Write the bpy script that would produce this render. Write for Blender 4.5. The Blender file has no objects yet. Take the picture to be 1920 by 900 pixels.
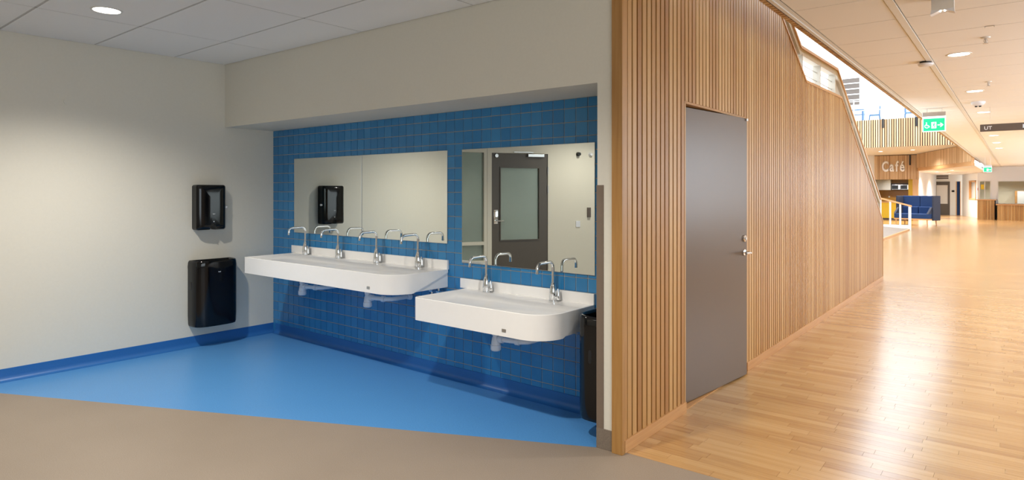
import bpy, bmesh, math, random
from mathutils import Vector, Matrix
random.seed(7)
sc = bpy.context.scene
COL = sc.collection
PI = math.pi
# ------------------------------------------------------------------ camera, sky, exposure
F_PX, HOR, CAM_H = 1201.0, 357.0, 1.504
YAW = math.atan((1945.0 - 960.0) / F_PX)            # camera looks this far left of the washroom's +Y axis
cam_d = bpy.data.cameras.new('camera'); cam = bpy.data.objects.new('camera', cam_d); COL.objects.link(cam)
cam_d.sensor_fit = 'HORIZONTAL'; cam_d.sensor_width = 36.0; cam_d.lens = 36.0 * F_PX / 1920.0
cam_d.shift_y = -(450.0 - HOR) / 1920.0
cam_d.clip_start = 0.05; cam_d.clip_end = 200
cam.location = (0, 0, CAM_H); cam.rotation_euler = (PI / 2, 0, YAW)
sc.camera = cam
sc.view_settings.view_transform = 'Standard'; sc.view_settings.look = 'None'
sc.view_settings.gamma = 1.0; sc.view_settings.use_curve_mapping = False
sc.view_settings.exposure = 0.35
sc.cycles.max_bounces = 6; sc.cycles.diffuse_bounces = 4; sc.cycles.glossy_bounces = 4; sc.cycles.caustics_reflective = False; sc.cycles.caustics_refractive = False
world = bpy.data.worlds.new('sky'); sc.world = world; world.use_nodes = True
wb = world.node_tree.nodes['Background']
wb.inputs['Color'].default_value = (0.80, 0.90, 1.0, 1); wb.inputs['Strength'].default_value = 4.2

EPS = math.radians(1.1)                              # the corridor runs 1.1 degrees off the washroom
COR = Matrix.Rotation(EPS, 4, 'Z')

def area_light(name, mat, sx, sy, power, color):
    l = bpy.data.lights.new(name, 'AREA'); l.shape = 'RECTANGLE'; l.size = sx; l.size_y = sy
    l.energy = power; l.color = color
    o = bpy.data.objects.new(name, l); COL.objects.link(o); o.matrix_world = mat
    return o
# added daylight from assumed unseen windows (right, outside the frame, and behind the camera)
area_light('window_daylight', COR @ Matrix.Translation((2.93, 9.0, 1.75)) @ Matrix.Rotation(PI / 2, 4, 'Y'), 1.7, 7.6, 160, (0.80, 0.90, 1.0))
area_light('window_daylight_far', COR @ Matrix.Translation((2.93, 29.0, 1.75)) @ Matrix.Rotation(PI / 2, 4, 'Y'), 1.7, 22.0, 400, (0.70, 0.85, 1.0))
area_light('window_daylight_rear', COR @ Matrix.Translation((2.93, -1.6, 1.65)) @ Matrix.Rotation(PI / 2, 4, 'Y'), 1.7, 5.6, 90, (0.82, 0.92, 1.0))

# ------------------------------------------------------------------ materials
MATS = {}
def new_mat(name):
    m = bpy.data.materials.new(name); m.use_nodes = True; MATS[name] = m
    nt = m.node_tree; return m, nt, nt.nodes['Principled BSDF']
def srgb(r, g, b):
    f = lambda c: (c / 255 / 12.92) if c / 255 <= 0.04045 else ((c / 255 + 0.055) / 1.055) ** 2.4
    return (f(r), f(g), f(b), 1)
def mat(name, col, rough=0.5, metal=0.0, noise=0.04, scale=30.0, bump=0.0, coat=0.0, trans=0.0, emit=None, es=0.0, spec=0.5, ior=None):
    m, nt, b = new_mat(name)
    tc = nt.nodes.new('ShaderNodeTexCoord'); nz = nt.nodes.new('ShaderNodeTexNoise')
    nz.inputs['Scale'].default_value = scale; nz.inputs['Detail'].default_value = 4
    nt.links.new(tc.outputs['Object'], nz.inputs['Vector'])
    rp = nt.nodes.new('ShaderNodeValToRGB')
    rp.color_ramp.elements[0].position = 0.3; rp.color_ramp.elements[1].position = 0.7
    rp.color_ramp.elements[0].color = [max(0, c * (1 - noise)) for c in col[:3]] + [1]
    rp.color_ramp.elements[1].color = [min(1, c * (1 + noise)) for c in col[:3]] + [1]
    nt.links.new(nz.outputs['Fac'], rp.inputs['Fac']); nt.links.new(rp.outputs['Color'], b.inputs['Base Color'])
    b.inputs['Roughness'].default_value = rough; b.inputs['Metallic'].default_value = metal
    b.inputs['Specular IOR Level'].default_value = spec
    if coat: b.inputs['Coat Weight'].default_value = coat; b.inputs['Coat Roughness'].default_value = 0.08
    if trans: b.inputs['Transmission Weight'].default_value = trans
    if ior: b.inputs['IOR'].default_value = ior
    if emit: b.inputs['Emission Color'].default_value = emit; b.inputs['Emission Strength'].default_value = es
    if bump:
        bp = nt.nodes.new('ShaderNodeBump'); bp.inputs['Strength'].default_value = bump; bp.inputs['Distance'].default_value = 0.002
        nt.links.new(nz.outputs['Fac'], bp.inputs['Height']); nt.links.new(bp.outputs['Normal'], b.inputs['Normal'])
    return m
def oak(name, c0, c1, c2, axis, rough=0.4, var=0.5, spec=0.5):
    """timber with grain along one axis; each piece differs (object and island random)"""
    m, nt, b = new_mat(name); N = nt.nodes.new; L = nt.links.new
    tc = N('ShaderNodeTexCoord'); oi = N('ShaderNodeObjectInfo'); ge = N('ShaderNodeNewGeometry')
    add = N('ShaderNodeMath'); add.operation = 'ADD'; L(oi.outputs['Random'], add.inputs[0]); L(ge.outputs['Random Per Island'], add.inputs[1])
    fr = N('ShaderNodeMath'); fr.operation = 'FRACT'; L(add.outputs[0], fr.inputs[0])
    mul = N('ShaderNodeMath'); mul.operation = 'MULTIPLY'; mul.inputs[1].default_value = 41.0; L(fr.outputs[0], mul.inputs[0])
    va = N('ShaderNodeVectorMath'); va.operation = 'ADD'; L(tc.outputs['Object'], va.inputs[0]); L(mul.outputs[0], va.inputs[1])
    mp = N('ShaderNodeMapping'); s = [38.0, 38.0, 38.0]; s['XYZ'.index(axis)] = 2.0; mp.inputs['Scale'].default_value = s
    L(va.outputs[0], mp.inputs['Vector'])
    n1 = N('ShaderNodeTexNoise'); n1.inputs['Scale'].default_value = 1.0; n1.inputs['Detail'].default_value = 6; n1.inputs['Distortion'].default_value = 0.9
    L(mp.outputs[0], n1.inputs['Vector'])
    mx = N('ShaderNodeMix'); mx.data_type = 'FLOAT'; mx.inputs[0].default_value = var
    L(n1.outputs['Fac'], mx.inputs[2]); L(fr.outputs[0], mx.inputs[3])
    rp = N('ShaderNodeValToRGB'); e = rp.color_ramp.elements
    e[0].position = 0.22; e[0].color = c0; e[1].position = 0.8; e[1].color = c2
    k = e.new(0.5); k.color = c1
    L(mx.outputs[0], rp.inputs['Fac']); L(rp.outputs['Color'], b.inputs['Base Color'])
    b.inputs['Roughness'].default_value = rough; b.inputs['Specular IOR Level'].default_value = spec
    bp = N('ShaderNodeBump'); bp.inputs['Strength'].default_value = 0.12; bp.inputs['Distance'].default_value = 0.001
    L(n1.outputs['Fac'], bp.inputs['Height']); L(bp.outputs['Normal'], b.inputs['Normal'])
    return m
def speckle(name, c0, c1, rough, scale, bump=0.05):
    m, nt, b = new_mat(name); N = nt.nodes.new; L = nt.links.new
    tc = N('ShaderNodeTexCoord'); n1 = N('ShaderNodeTexNoise'); n1.inputs['Scale'].default_value = scale; n1.inputs['Detail'].default_value = 3
    n2 = N('ShaderNodeTexNoise'); n2.inputs['Scale'].default_value = 1.3; n2.inputs['Detail'].default_value = 3
    L(tc.outputs['Object'], n1.inputs['Vector']); L(tc.outputs['Object'], n2.inputs['Vector'])
    mx = N('ShaderNodeMix'); mx.data_type = 'FLOAT'; mx.inputs[0].default_value = 0.2
    L(n1.outputs['Fac'], mx.inputs[2]); L(n2.outputs['Fac'], mx.inputs[3])
    rp = N('ShaderNodeValToRGB'); e = rp.color_ramp.elements
    e[0].position = 0.33; e[0].color = c0; e[1].position = 0.67; e[1].color = c1
    L(mx.outputs[0], rp.inputs['Fac']); L(rp.outputs['Color'], b.inputs['Base Color']); b.inputs['Roughness'].default_value = rough
    bp = N('ShaderNodeBump'); bp.inputs['Strength'].default_value = bump; bp.inputs['Distance'].default_value = 0.001
    L(n1.outputs['Fac'], bp.inputs['Height']); L(bp.outputs['Normal'], b.inputs['Normal'])
    return m
M_WALL = mat('painted_wall', srgb(224, 219, 205), 0.6, noise=0.012, scale=60, bump=0.03)
M_WHITE = mat('white_wall', srgb(234, 232, 228), 0.6, noise=0.01, scale=40)
M_CEIL = mat('ceiling_panel', srgb(244, 243, 240), 0.8, noise=0.02, scale=220, bump=0.05)
M_GRID = mat('ceiling_grid', srgb(200, 198, 192), 0.6, noise=0.02)
M_BEIGE = speckle('beige_vinyl', srgb(130, 116, 101), srgb(158, 143, 127), 0.5, 260)
M_BLUEF = speckle('blue_vinyl', srgb(74, 136, 196), srgb(88, 150, 208), 0.36, 120, 0.02)
M_SKIRT = mat('blue_skirting', srgb(40, 104, 172), 0.4, noise=0.03, scale=90)
M_GSKIRT = speckle('grey_skirting', srgb(112, 100, 88), srgb(140, 126, 112), 0.5, 240)
M_GROUT = mat('grout', srgb(176, 172, 162), 0.85, noise=0.05, scale=200)
M_SLAT = oak('oak_slat', srgb(160, 111, 56), srgb(182, 137, 79), srgb(198, 158, 102), 'Z', 0.40, 0.5)
M_OAKX = oak('oak_trim_x', srgb(180, 130, 80), srgb(198, 150, 98), srgb(214, 172, 122), 'X', 0.4, 0.4)
M_OAKY = oak('oak_trim_y', srgb(180, 130, 80), srgb(198, 150, 98), srgb(214, 172, 122), 'Y', 0.4, 0.4)
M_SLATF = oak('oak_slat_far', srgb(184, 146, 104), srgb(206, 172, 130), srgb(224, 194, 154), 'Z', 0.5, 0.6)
M_PARQ = oak('oak_parquet', srgb(166, 121, 70), srgb(187, 145, 91), srgb(200, 162, 110), 'X', 0.27, 0.42)
M_PARQ.node_tree.nodes['Principled BSDF'].inputs['Coat Weight'].default_value = 0.6; M_PARQ.node_tree.nodes['Principled BSDF'].inputs['Coat Roughness'].default_value = 0.2
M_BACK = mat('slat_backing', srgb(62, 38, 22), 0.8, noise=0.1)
M_DOOR = mat('door_paint', srgb(94, 79, 66), 0.3, noise=0.01, scale=20)
M_DKDOOR = mat('dark_door_paint', srgb(86, 78, 70), 0.4, noise=0.02)
M_CHROME = mat('chrome', (0.86, 0.87, 0.88, 1), 0.06, 1.0, noise=0.01)
M_STEEL = mat('brushed_steel', (0.6, 0.6, 0.6, 1), 0.28, 1.0, noise=0.04, scale=150)
M_MIRROR = mat('mirror_glass', (0.80, 0.83, 0.79, 1), 0.0, 1.0, noise=0.0)
M_SINK = mat('sink_composite', srgb(250, 248, 245), 0.25, noise=0.005, coat=0.2)
M_BLACK = mat('black_gloss', srgb(9, 9, 11), 0.1, noise=0.05, spec=0.4)
M_BLACKM = mat('black_matt', srgb(22, 22, 23), 0.5, noise=0.1)
M_SMOKE = mat('smoked_window', srgb(30, 32, 36), 0.05, noise=0.05, spec=0.7)
M_PLAST = mat('white_plastic', srgb(228, 230, 236), 0.35, noise=0.01)
M_STEELW = mat('white_steel', srgb(226, 224, 218), 0.4, noise=0.01)
M_LAMP = mat('lamp_diffuser', (1, 0.97, 0.9, 1), 0.5, noise=0.0, emit=(1, 0.95, 0.86, 1), es=9.0)
M_SIGNG = mat('sign_green', srgb(20, 190, 140), 0.4, noise=0.0, emit=srgb(20, 215, 140), es=0.5)
M_SIGNW = mat('sign_white', srgb(240, 250, 246), 0.4, noise=0.0, emit=(0.85, 1, 0.95, 1), es=0.75)
M_SIGNB = mat('sign_brown', srgb(96, 84, 76), 0.5, noise=0.03)
M_TEXT = mat('lettering_white', srgb(240, 242, 246), 0.4, noise=0.0)
M_TEXTB = mat('lettering_pale', srgb(222, 232, 246), 0.35, noise=0.0)
M_NAVY = mat('blue_fabric', srgb(24, 58, 108), 0.85, noise=0.08, scale=300, bump=0.1)
M_NAVYD = mat('navy_grey_fabric', srgb(52, 58, 76), 0.85, noise=0.08, scale=300, bump=0.1)
M_YELLOW = mat('yellow_paint', srgb(226, 190, 30), 0.45, noise=0.02)
M_MUSTARD = mat('mustard_tile', srgb(150, 108, 30), 0.35, noise=0.08, scale=12)
M_GREYCAB = mat('grey_cabinet', srgb(176, 174, 168), 0.5, noise=0.02)
M_STOOL = mat('blue_grey_steel', srgb(70, 110, 150), 0.4, noise=0.04)
M_GLASS = mat('pane_glass', (0.86, 0.93, 0.9, 1), 0.02, noise=0.0, trans=1.0, ior=1.02)
M_GLASSG = mat('door_glass', (0.62, 0.72, 0.66, 1), 0.03, noise=0.0, trans=0.75, ior=1.1)
M_MAT = speckle('grey_mat', srgb(126, 112, 100), srgb(156, 140, 126), 0.8, 120)
M_ORANGE = mat('orange_tag', srgb(214, 140, 20), 0.5, noise=0.05)
M_RED = mat('red_plastic', srgb(190, 60, 40), 0.4, noise=0.03)
M_RAIL = mat('beige_steel', srgb(196, 190, 176), 0.45, noise=0.02)  # white steel, darkened to beige for its backlit shade
# tiles: glazed blue, each a little different
def tile_mat():
    m, nt, b = new_mat('blue_glazed_tile'); N = nt.nodes.new; L = nt.links.new
    oi = N('ShaderNodeObjectInfo'); ge = N('ShaderNodeNewGeometry')
    add = N('ShaderNodeMath'); add.operation = 'ADD'; L(oi.outputs['Random'], add.inputs[0]); L(ge.outputs['Random Per Island'], add.inputs[1])
    fr = N('ShaderNodeMath'); fr.operation = 'FRACT'; L(add.outputs[0], fr.inputs[0])
    rp = N('ShaderNodeValToRGB'); e = rp.color_ramp.elements
    e[0].color = srgb(44, 123, 180); e[1].color = srgb(56, 135, 190)
    L(fr.outputs[0], rp.inputs['Fac']); L(rp.outputs['Color'], b.inputs['Base Color'])
    b.inputs['Roughness'].default_value = 0.25
    return m
M_TILE = tile_mat()

# ------------------------------------------------------------------ mesh helpers
def B(): return bmesh.new()
def box(bm, x0, x1, y0, y1, z0, z1):
    v = [bm.verts.new(p) for p in ((x0, y0, z0), (x1, y0, z0), (x1, y1, z0), (x0, y1, z0), (x0, y0, z1), (x1, y0, z1), (x1, y1, z1), (x0, y1, z1))]
    for f in ((3, 2, 1, 0), (4, 5, 6, 7), (0, 1, 5, 4), (1, 2, 6, 5), (2, 3, 7, 6), (3, 0, 4, 7)): bm.faces.new([v[i] for i in f])
    return v
def rbox(bm, x0, x1, y0, y1, z0, z1, r=0.004, seg=2):
    t = bmesh.new(); box(t, x0, x1, y0, y1, z0, z1)
    bmesh.ops.bevel(t, geom=t.edges[:], offset=r, segments=seg, affect='EDGES', profile=0.6)
    me = bpy.data.meshes.new('t'); t.to_mesh(me); t.free(); bm.from_mesh(me); bpy.data.meshes.remove(me)
def prism(bm, pts, n):
    """pts: list of 3D points of a planar polygon; n: extrusion vector"""
    n = Vector(n); a = [bm.verts.new(p) for p in pts]; b = [bm.verts.new(Vector(p) + n) for p in pts]
    bm.faces.new(a); bm.faces.new(b[::-1]); k = len(pts)
    for i in range(k): bm.faces.new((a[i], b[i], b[(i + 1) % k], a[(i + 1) % k]))
def loft(bm, loops, cap0=True, cap1=True, closed=True):
    rings = [[bm.verts.new(p) for p in l] for l in loops]; k = len(rings[0])
    for r0, r1 in zip(rings, rings[1:]):
        for i in range(k if closed else k - 1): bm.faces.new((r0[i], r0[(i + 1) % k], r1[(i + 1) % k], r1[i]))
    if cap0: bm.faces.new(rings[0][::-1])
    if cap1: bm.faces.new(rings[-1])
    return rings
def ring(c, r, n, u, v): return [Vector(c) + Vector(u) * (r * math.cos(2 * PI * i / n)) + Vector(v) * (r * math.sin(2 * PI * i / n)) for i in range(n)]
def tube(bm, path, r, n=10, cap=True):
    path = [Vector(p) for p in path]; loops = []; prev = None
    for i, p in enumerate(path):
        t = (path[min(i + 1, len(path) - 1)] - path[max(i - 1, 0)]).normalized()
        if prev is None: u = t.orthogonal().normalized()
        else: u = (prev - t * prev.dot(t)).normalized()
        prev = u; rr = r[i] if isinstance(r, (list, tuple)) else r
        loops.append(ring(p, rr, n, u, t.cross(u)))
    loft(bm, loops, cap, cap)
def lathe(bm, prof, n=24, c=(0, 0, 0), cap0=True, cap1=True):
    loft(bm, [ring((c[0], c[1], c[2] + z), max(r, 1e-4), n, (1, 0, 0), (0, 1, 0)) for r, z in prof], cap0, cap1)
def arc(cx, cy, r, a0, a1, n): return [(cx + r * math.cos(math.radians(a0 + (a1 - a0) * i / n)), cy + r * math.sin(math.radians(a0 + (a1 - a0) * i / n))) for i in range(n + 1)]
def mk(name, bm, m, parent=None, mw=None, smooth=None, label=None):
    bmesh.ops.recalc_face_normals(bm, faces=bm.faces[:])
    if smooth is not None:
        for f in bm.faces: f.smooth = True
        for e in bm.edges:
            if len(e.link_faces) == 2 and e.calc_face_angle(0) > math.radians(smooth): e.smooth = False
    me = bpy.data.meshes.new(name); bm.to_mesh(me); bm.free(); me.materials.append(m)
    return link(name, me, parent, mw, label)
def link(name, me, parent=None, mw=None, label=None):
    o = bpy.data.objects.new(name, me); COL.objects.link(o)
    if parent: o.parent = parent
    if mw is not None:
        if parent: o.matrix_local = mw
        else: o.matrix_world = mw
    if label: o['label'] = label
    return o
def tag(o, label, cat, group=None, kind=None):
    o['label'] = label; o['category'] = cat
    if group: o['group'] = group
    if kind: o['kind'] = kind
    return o
def struct(o, label, cat): return tag(o, label, cat, kind='structure')
def thing(name, label, cat, mw=None, group=None, kind=None):
    o = bpy.data.objects.new(name, None); COL.objects.link(o); o.empty_display_size = 0.1
    if mw is not None: o.matrix_world = mw
    return tag(o, label, cat, group, kind)
def T(x, y, z): return Matrix.Translation((x, y, z))
def RZ(a): return Matrix.Rotation(a, 4, 'Z')
def c2w(a, b): v = COR @ Vector((a, b, 0)); return v.x, v.y
def w2c(x, y): v = COR.inverted() @ Vector((x, y, 0)); return v.x, v.y
DV = Vector((-math.sin(YAW), math.cos(YAW), 0)); RV = Vector((math.cos(YAW), math.sin(YAW), 0))
def project(p):
    q = Vector(p) - Vector((0, 0, CAM_H)); dz = q.dot(DV)
    return (960 + F_PX * q.dot(RV) / dz, HOR - F_PX * q.z / dz, dz) if dz > 0.05 else None

XL, YT, ZC = -6.29, 3.66, 2.76          # left wall, tiled wall, ceiling
FB = 3.255                              # corridor-frame line of the bulkhead and pier front
AW = -1.768                             # corridor-frame line of the slat wall's face
AV = -1.33                              # corridor-frame edge of the lower ceiling at the void

# ------------------------------------------------------------------ floors
def slab_poly(name, pts, z0, z1, m, label, cat, mw=None):
    bm = B(); prism(bm, [(p[0], p[1], z0) for p in pts], (0, 0, z1 - z0))
    return struct(mk(name, bm, m, mw=mw), label, cat)
def front_y(x): return (FB + x * math.sin(EPS)) / math.cos(EPS)
BL0, BL1 = (XL, 1.098), (-1.985, front_y(-1.985))
pk0, pk1 = c2w(AW - 0.1, 3.29), c2w(2.98, 3.29)
pq = c2w(-1.93, FB); pw = c2w(AW - 0.1, FB)
slab_poly('floor', [(-9.5, 1.0), (XL, 1.0), BL0, BL1, pq, pw, pk0, pk1, (3.1, -5.5), (-9.5, -5.5)], -0.06, 0.0, M_BEIGE, 'beige speckled vinyl floor in front of the washroom', 'floor')
slab_poly('floor_washroom', [BL0, BL1, (-1.9, 3.3), (-1.9, YT + 0.01), (XL, YT + 0.01)], -0.06, 0.0, M_BLUEF, 'bright blue vinyl floor under the washbasins', 'floor')
# parquet: a slab with single oak staves laid across the corridor
pf = slab_poly('floor_parquet', [(AW - 0.1, 3.29), (2.98, 3.29), (2.98, 48.5), (-7.6, 48.5), (-7.6, 12.4), (AW - 0.1, 12.4)], -0.06, -0.010, M_OAKX, 'glossy oak parquet floor running down the corridor', 'floor', COR)
SW, GAP = 0.0715, 0.0003
LENS = (0.30, 0.38, 0.46, 0.55, 0.64)
def stave(bm, a0, a1, b0, b1):
    z0, z1, c = -0.010, 0.0, 0.0003
    lo = [(a0, b0), (a1, b0), (a1, b1), (a0, b1)]; hi = [(a0 + c, b0 + c), (a1 - c, b0 + c), (a1 - c, b1 - c), (a0 + c, b1 - c)]
    v = [bm.verts.new((x, y, z0)) for x, y in lo]; w = [bm.verts.new((x, y, z1)) for x, y in hi]
    bm.faces.new(w)
    for i in range(4): bm.faces.new((v[i], v[(i + 1) % 4], w[(i + 1) % 4], w[i]))
staves = []; b = 3.29; rnd = random.Random(3)
while b < 48.3:
    lo_a = AW - 0.05 if b < 12.3 else -7.5
    hi_a = min(2.9, 1.2 + 0.03 * b)
    a = lo_a - rnd.random() * 0.4
    while a < hi_a:
        L_ = rnd.choice(LENS); a0 = max(a, lo_a); 
        if a + L_ - a0 > 0.06: staves.append((a0, min(a + L_, hi_a), b, b + SW, L_ if a >= lo_a and a + L_ <= hi_a else None))
        a += L_
    b += SW
def stave_rank(s):
    q = project(COR @ Vector(((s[0] + s[1]) / 2, (s[2] + s[3]) / 2, 0)))
    if s[4] is None or q is None or not (0 <= q[0] <= 1930 and q[1] < 905): return 1e9
    return q[2]
order = sorted(range(len(staves)), key=lambda i: stave_rank(staves[i]))
near = set(i for i in order[:300] if stave_rank(staves[i]) < 1e8)
st_me = {}
for L_ in LENS:
    bm = B(); stave(bm, GAP, L_ - GAP, GAP, SW - GAP); bmesh.ops.recalc_face_normals(bm, faces=bm.faces[:])
    me = bpy.data.meshes.new('stave'); bm.to_mesh(me); bm.free(); me.materials.append(M_PARQ); st_me[L_] = me
bm = B()
for i, s in enumerate(staves):
    if i in near: link('stave', st_me[s[4]], pf, T(s[0], s[2], 0))
    else: stave(bm, s[0] + GAP, s[1] - GAP, s[2] + GAP, s[3] - GAP)
o = mk('stave_field', bm, M_PARQ, pf); o['kind'] = 'stuff'

# ------------------------------------------------------------------ washroom walls
bm = B(); box(bm, XL - 0.14, XL, 1.0, YT + 0.14, 0, 2.9)
struct(mk('wall_left', bm, M_WALL), 'plain off-white side wall carrying the towel dispenser', 'wall')
# tiled wall with its single tiles
bm = B(); box(bm, XL, -1.88, YT + 0.004, YT + 0.14, 0, 2.2)
wall_tile = struct(mk('wall_back', bm, M_GROUT), 'square blue glazed tile wall behind the washbasins', 'wall')
PX, PZ = 0.0962, 0.0965
def tile(bm, x0, x1, z0, z1):
    g, c = 0.0023, 0.0008; x0 += g; x1 -= g; z0 += g; z1 -= g
    v = [bm.verts.new((x, YT + 0.006, z)) for x, z in ((x0, z0), (x1, z0), (x1, z1), (x0, z1))]
    w = [bm.verts.new((x, YT, z)) for x, z in ((x0 + c, z0 + c), (x1 - c, z0 + c), (x1 - c, z1 - c), (x0 + c, z1 - c))]
    bm.faces.new(w)
    for i in range(4): bm.faces.new((v[i], v[(i + 1) % 4], w[(i + 1) % 4], w[i]))
xs = [XL] + [-2.342 - PX * k for k in range(40, -1, -1)] + [-2.342 + PX * k for k in range(1, 5)]
zs = [0.0] + [2.068 - PZ * k for k in range(20, -1, -1)] + [2.135]
hid = [(-5.878, -3.67, 1.075, 1.826), (-3.507, -2.281, 0.935, 1.826), (-5.9, -3.66, 0.74, 0.93), (-3.51, -2.28, 0.60, 0.80), (-2.18, -1.9, 0.08, 0.74)]
cells = []
for i in range(len(xs) - 1):
    for j in range(len(zs) - 1):
        c = (xs[i], xs[i + 1], zs[j], zs[j + 1]); full = abs(c[1] - c[0] - PX) < 1e-4 and abs(c[3] - c[2] - PZ) < 1e-4
        cov = any(c[0] >= h[0] - 0.03 and c[1] <= h[1] + 0.03 and c[2] >= h[2] - 0.03 and c[3] <= h[3] + 0.03 for h in hid)
        q = project(((c[0] + c[1]) / 2, YT, (c[2] + c[3]) / 2))
        cells.append((c, full and not cov and c[1] < -2.2 and c[2] > 0.1, q[2]))
pick = set(sorted((k for k in range(len(cells)) if cells[k][1]), key=lambda k: cells[k][2])[:300])
bm = B(); tile(bm, 0, PX, 0, PZ); bmesh.ops.recalc_face_normals(bm, faces=bm.faces[:])
for v in bm.verts: v.co.y -= YT
t_me = bpy.data.meshes.new('tile'); bm.to_mesh(t_me); bm.free(); t_me.materials.append(M_TILE)
bm = B()
for k, (c, ok, _) in enumerate(cells):
    if k in pick: link('tile', t_me, wall_tile, T(c[0], YT, c[2]))
    else: tile(bm, *c)
o = mk('tile_field', bm, M_TILE, wall_tile); o['kind'] = 'stuff'
# blue coved skirting
def cove(pts, side):
    """profile swept along a straight wall"""
    prof = [(0, 0.0), (0.045, 0.0), (0.045, 0.0012)] + [(0.045 - 0.041 * math.sin(math.radians(t)), 0.0012 + 0.041 * (1 - math.cos(math.radians(t)))) for t in range(15, 91, 15)] + [(0.004, 0.098), (0, 0.1)]
    return prof
bm = B(); pr = cove(None, 0); ys = (1.0, 1.6, 2.4, 3.2, YT)
loft(bm, [[(XL + d, y, z) for d, z in pr] for y in (1.05, YT)])
struct(mk('baseboard_left', bm, M_SKIRT, smooth=40), 'blue coved vinyl skirting along the off-white wall', 'skirting')
bm = B(); loft(bm, [[(x, YT - d, z) for d, z in pr] for x in (XL + 0.05, -1.95)])
struct(mk('baseboard_back', bm, M_SKIRT, smooth=40), 'blue coved vinyl skirting below the blue tiles', 'skirting')
# bulkhead over the alcove, pier at its right end
bm = B(); ra = c2w(-1.93, FB)
prism(bm, [(XL, front_y(XL), 2.135), (ra[0], ra[1], 2.135), (-1.93, YT + 0.14, 2.135), (XL, YT + 0.14, 2.135)], (0, 0, 0.765))
struct(mk('wall_bulkhead', bm, M_WALL), 'off-white bulkhead hanging over the tiled alcove', 'wall')
bm = B(); box(bm, -1.93, -1.826, FB, 3.86, 0, 2.9)
struct(mk('wall_pier', bm, M_WALL, mw=COR), 'narrow off-white pier between the alcove and the slat wall', 'wall')
bm = B(); rbox(bm, -1.934, -1.887, FB - 0.005, FB + 0.05, 0.118, 1.535, 0.002)
tag(mk('corner_guard', bm, mat('guard_grey', srgb(122, 106, 92), 0.45, noise=0.03), mw=COR), 'tall grey-brown corner guard strip on the off-white pier', 'corner guard')
bm = B(); rbox(bm, -1.934, -1.826, FB - 0.006, FB + 0.05, 0.0, 0.118, 0.002)
struct(mk('baseboard_pier', bm, M_GSKIRT, mw=COR), 'grey-brown vinyl skirting around the foot of the pier', 'skirting')

# ------------------------------------------------------------------ slat wall with stair profile
def wall_top(b):
    if b < 7.323: return min(2.655 + 0.556 * (7.323 - b), 4.4)
    if b < 9.072: return 2.655 + (b - 7.323) / 1.749 * 0.026
    return 2.681 - 0.530 * (b - 9.072)
BE = 12.27; DO0, DO1, DOZ = 4.142, 5.40, 2.10
bm = B()
pts = [(3.27, 0), (DO0, 0), (DO0, DOZ), (DO1, DOZ), (DO1, 0), (BE, 0), (BE, wall_top(BE)), (9.072, wall_top(9.072)), (7.323, wall_top(7.323)), (4.185, 4.4), (3.27, 4.4)]
prism(bm, [(-1.90, p[0], p[1]) for p in pts], (0.11, 0, 0))
ws = struct(mk('wall_slatted', bm, M_BACK, mw=COR), 'oak slat wall below the stair with a stepped sloping top', 'wall')
def slat(b0, b1, z0, t0, t1, a0=-1.79, a1=AW):
    bm = B(); v = box(bm, a0, a1, b0, b1, z0, 1.0)
    for k in (4, 5): v[k].co.z = t0
    for k in (6, 7): v[k].co.z = t1
    mk('slat', bm, M_SLAT, ws)
bb = 3.323; P_S, W_S = 0.063, 0.047
slat(3.272, 3.316, 0.07, 4.39, 4.39)
while bb + W_S < BE:
    b1 = bb + W_S
    if b1 > DO0 and bb < DO1:
        if bb < DO0 - 0.012 or b1 > DO1 + 0.012:
            lo, hi = (bb, DO0) if bb < DO0 - 0.012 else (DO1, b1)
            slat(lo, hi, 0.07, wall_top(lo), wall_top(hi))
        else: slat(bb, b1, DOZ + 0.012, wall_top(bb), wall_top(b1))
    else: slat(bb, b1, 0.07, wall_top(bb), wall_top(b1))
    bb += P_S
bm = B(); box(bm, -1.80, AW, bb, BE, 0.07, wall_top(BE)); mk('slat', bm, M_SLAT, ws)
for lo, hi in ((3.275, DO0), (DO1 - 0.005, BE)):
    bm = B(); rbox(bm, -1.79, AW + 0.010, lo, hi, 0.0, 0.070, 0.002); mk('plinth_board', bm, M_OAKY, ws)
bm = B(); rbox(bm, -1.824, AW + 0.012, 3.235, 3.266, 0.0, 4.39, 0.002); mk('end_board', bm, M_SLAT, ws)
# oak coping on the wall's top edge
def coping(bm, pts, a0, a1, th):
    up = [(b_, z + th) for b_, z in pts]
    loft(bm, [[(a0, p[0], p[1]), (a1, p[0], p[1]), (a1, u[0], u[1]), (a0, u[0], u[1])] for p, u in zip(pts, up)])
bm = B(); coping(bm, [(4.3, wall_top(4.3)), (7.323, wall_top(7.323)), (9.072, wall_top(9.072)), (BE, wall_top(BE))], -1.91, AW + 0.006, 0.028)
mk('coping', bm, M_OAKY, ws)
bm = B(); rbox(bm, -1.91, AW + 0.006, BE, BE + 0.02, 0, wall_top(BE) + 0.02, 0.002); mk('end_board', bm, M_SLAT, ws)
# jamb lining in the door opening
bm = B()
box(bm, -1.90, -1.772, DO0 - 0.0, DO0 + 0.016, 0, DOZ); box(bm, -1.90, -1.772, DO1 - 0.03, DO1, 0, DOZ); box(bm, -1.90, -1.772, DO0, DO1, DOZ - 0.004, DOZ + 0.012)
mk('jamb_lining', bm, M_SLAT, ws)
bm = B(); box(bm, -1.9, -1.78, DO0, DO1, -0.002, 0.006); mk('threshold', bm, M_OAKY, ws)
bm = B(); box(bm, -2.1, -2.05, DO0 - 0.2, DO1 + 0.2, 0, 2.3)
struct(mk('wall_closet', bm, M_BACK, mw=COR), 'dark inside of the closet behind the ajar door', 'wall')

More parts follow.
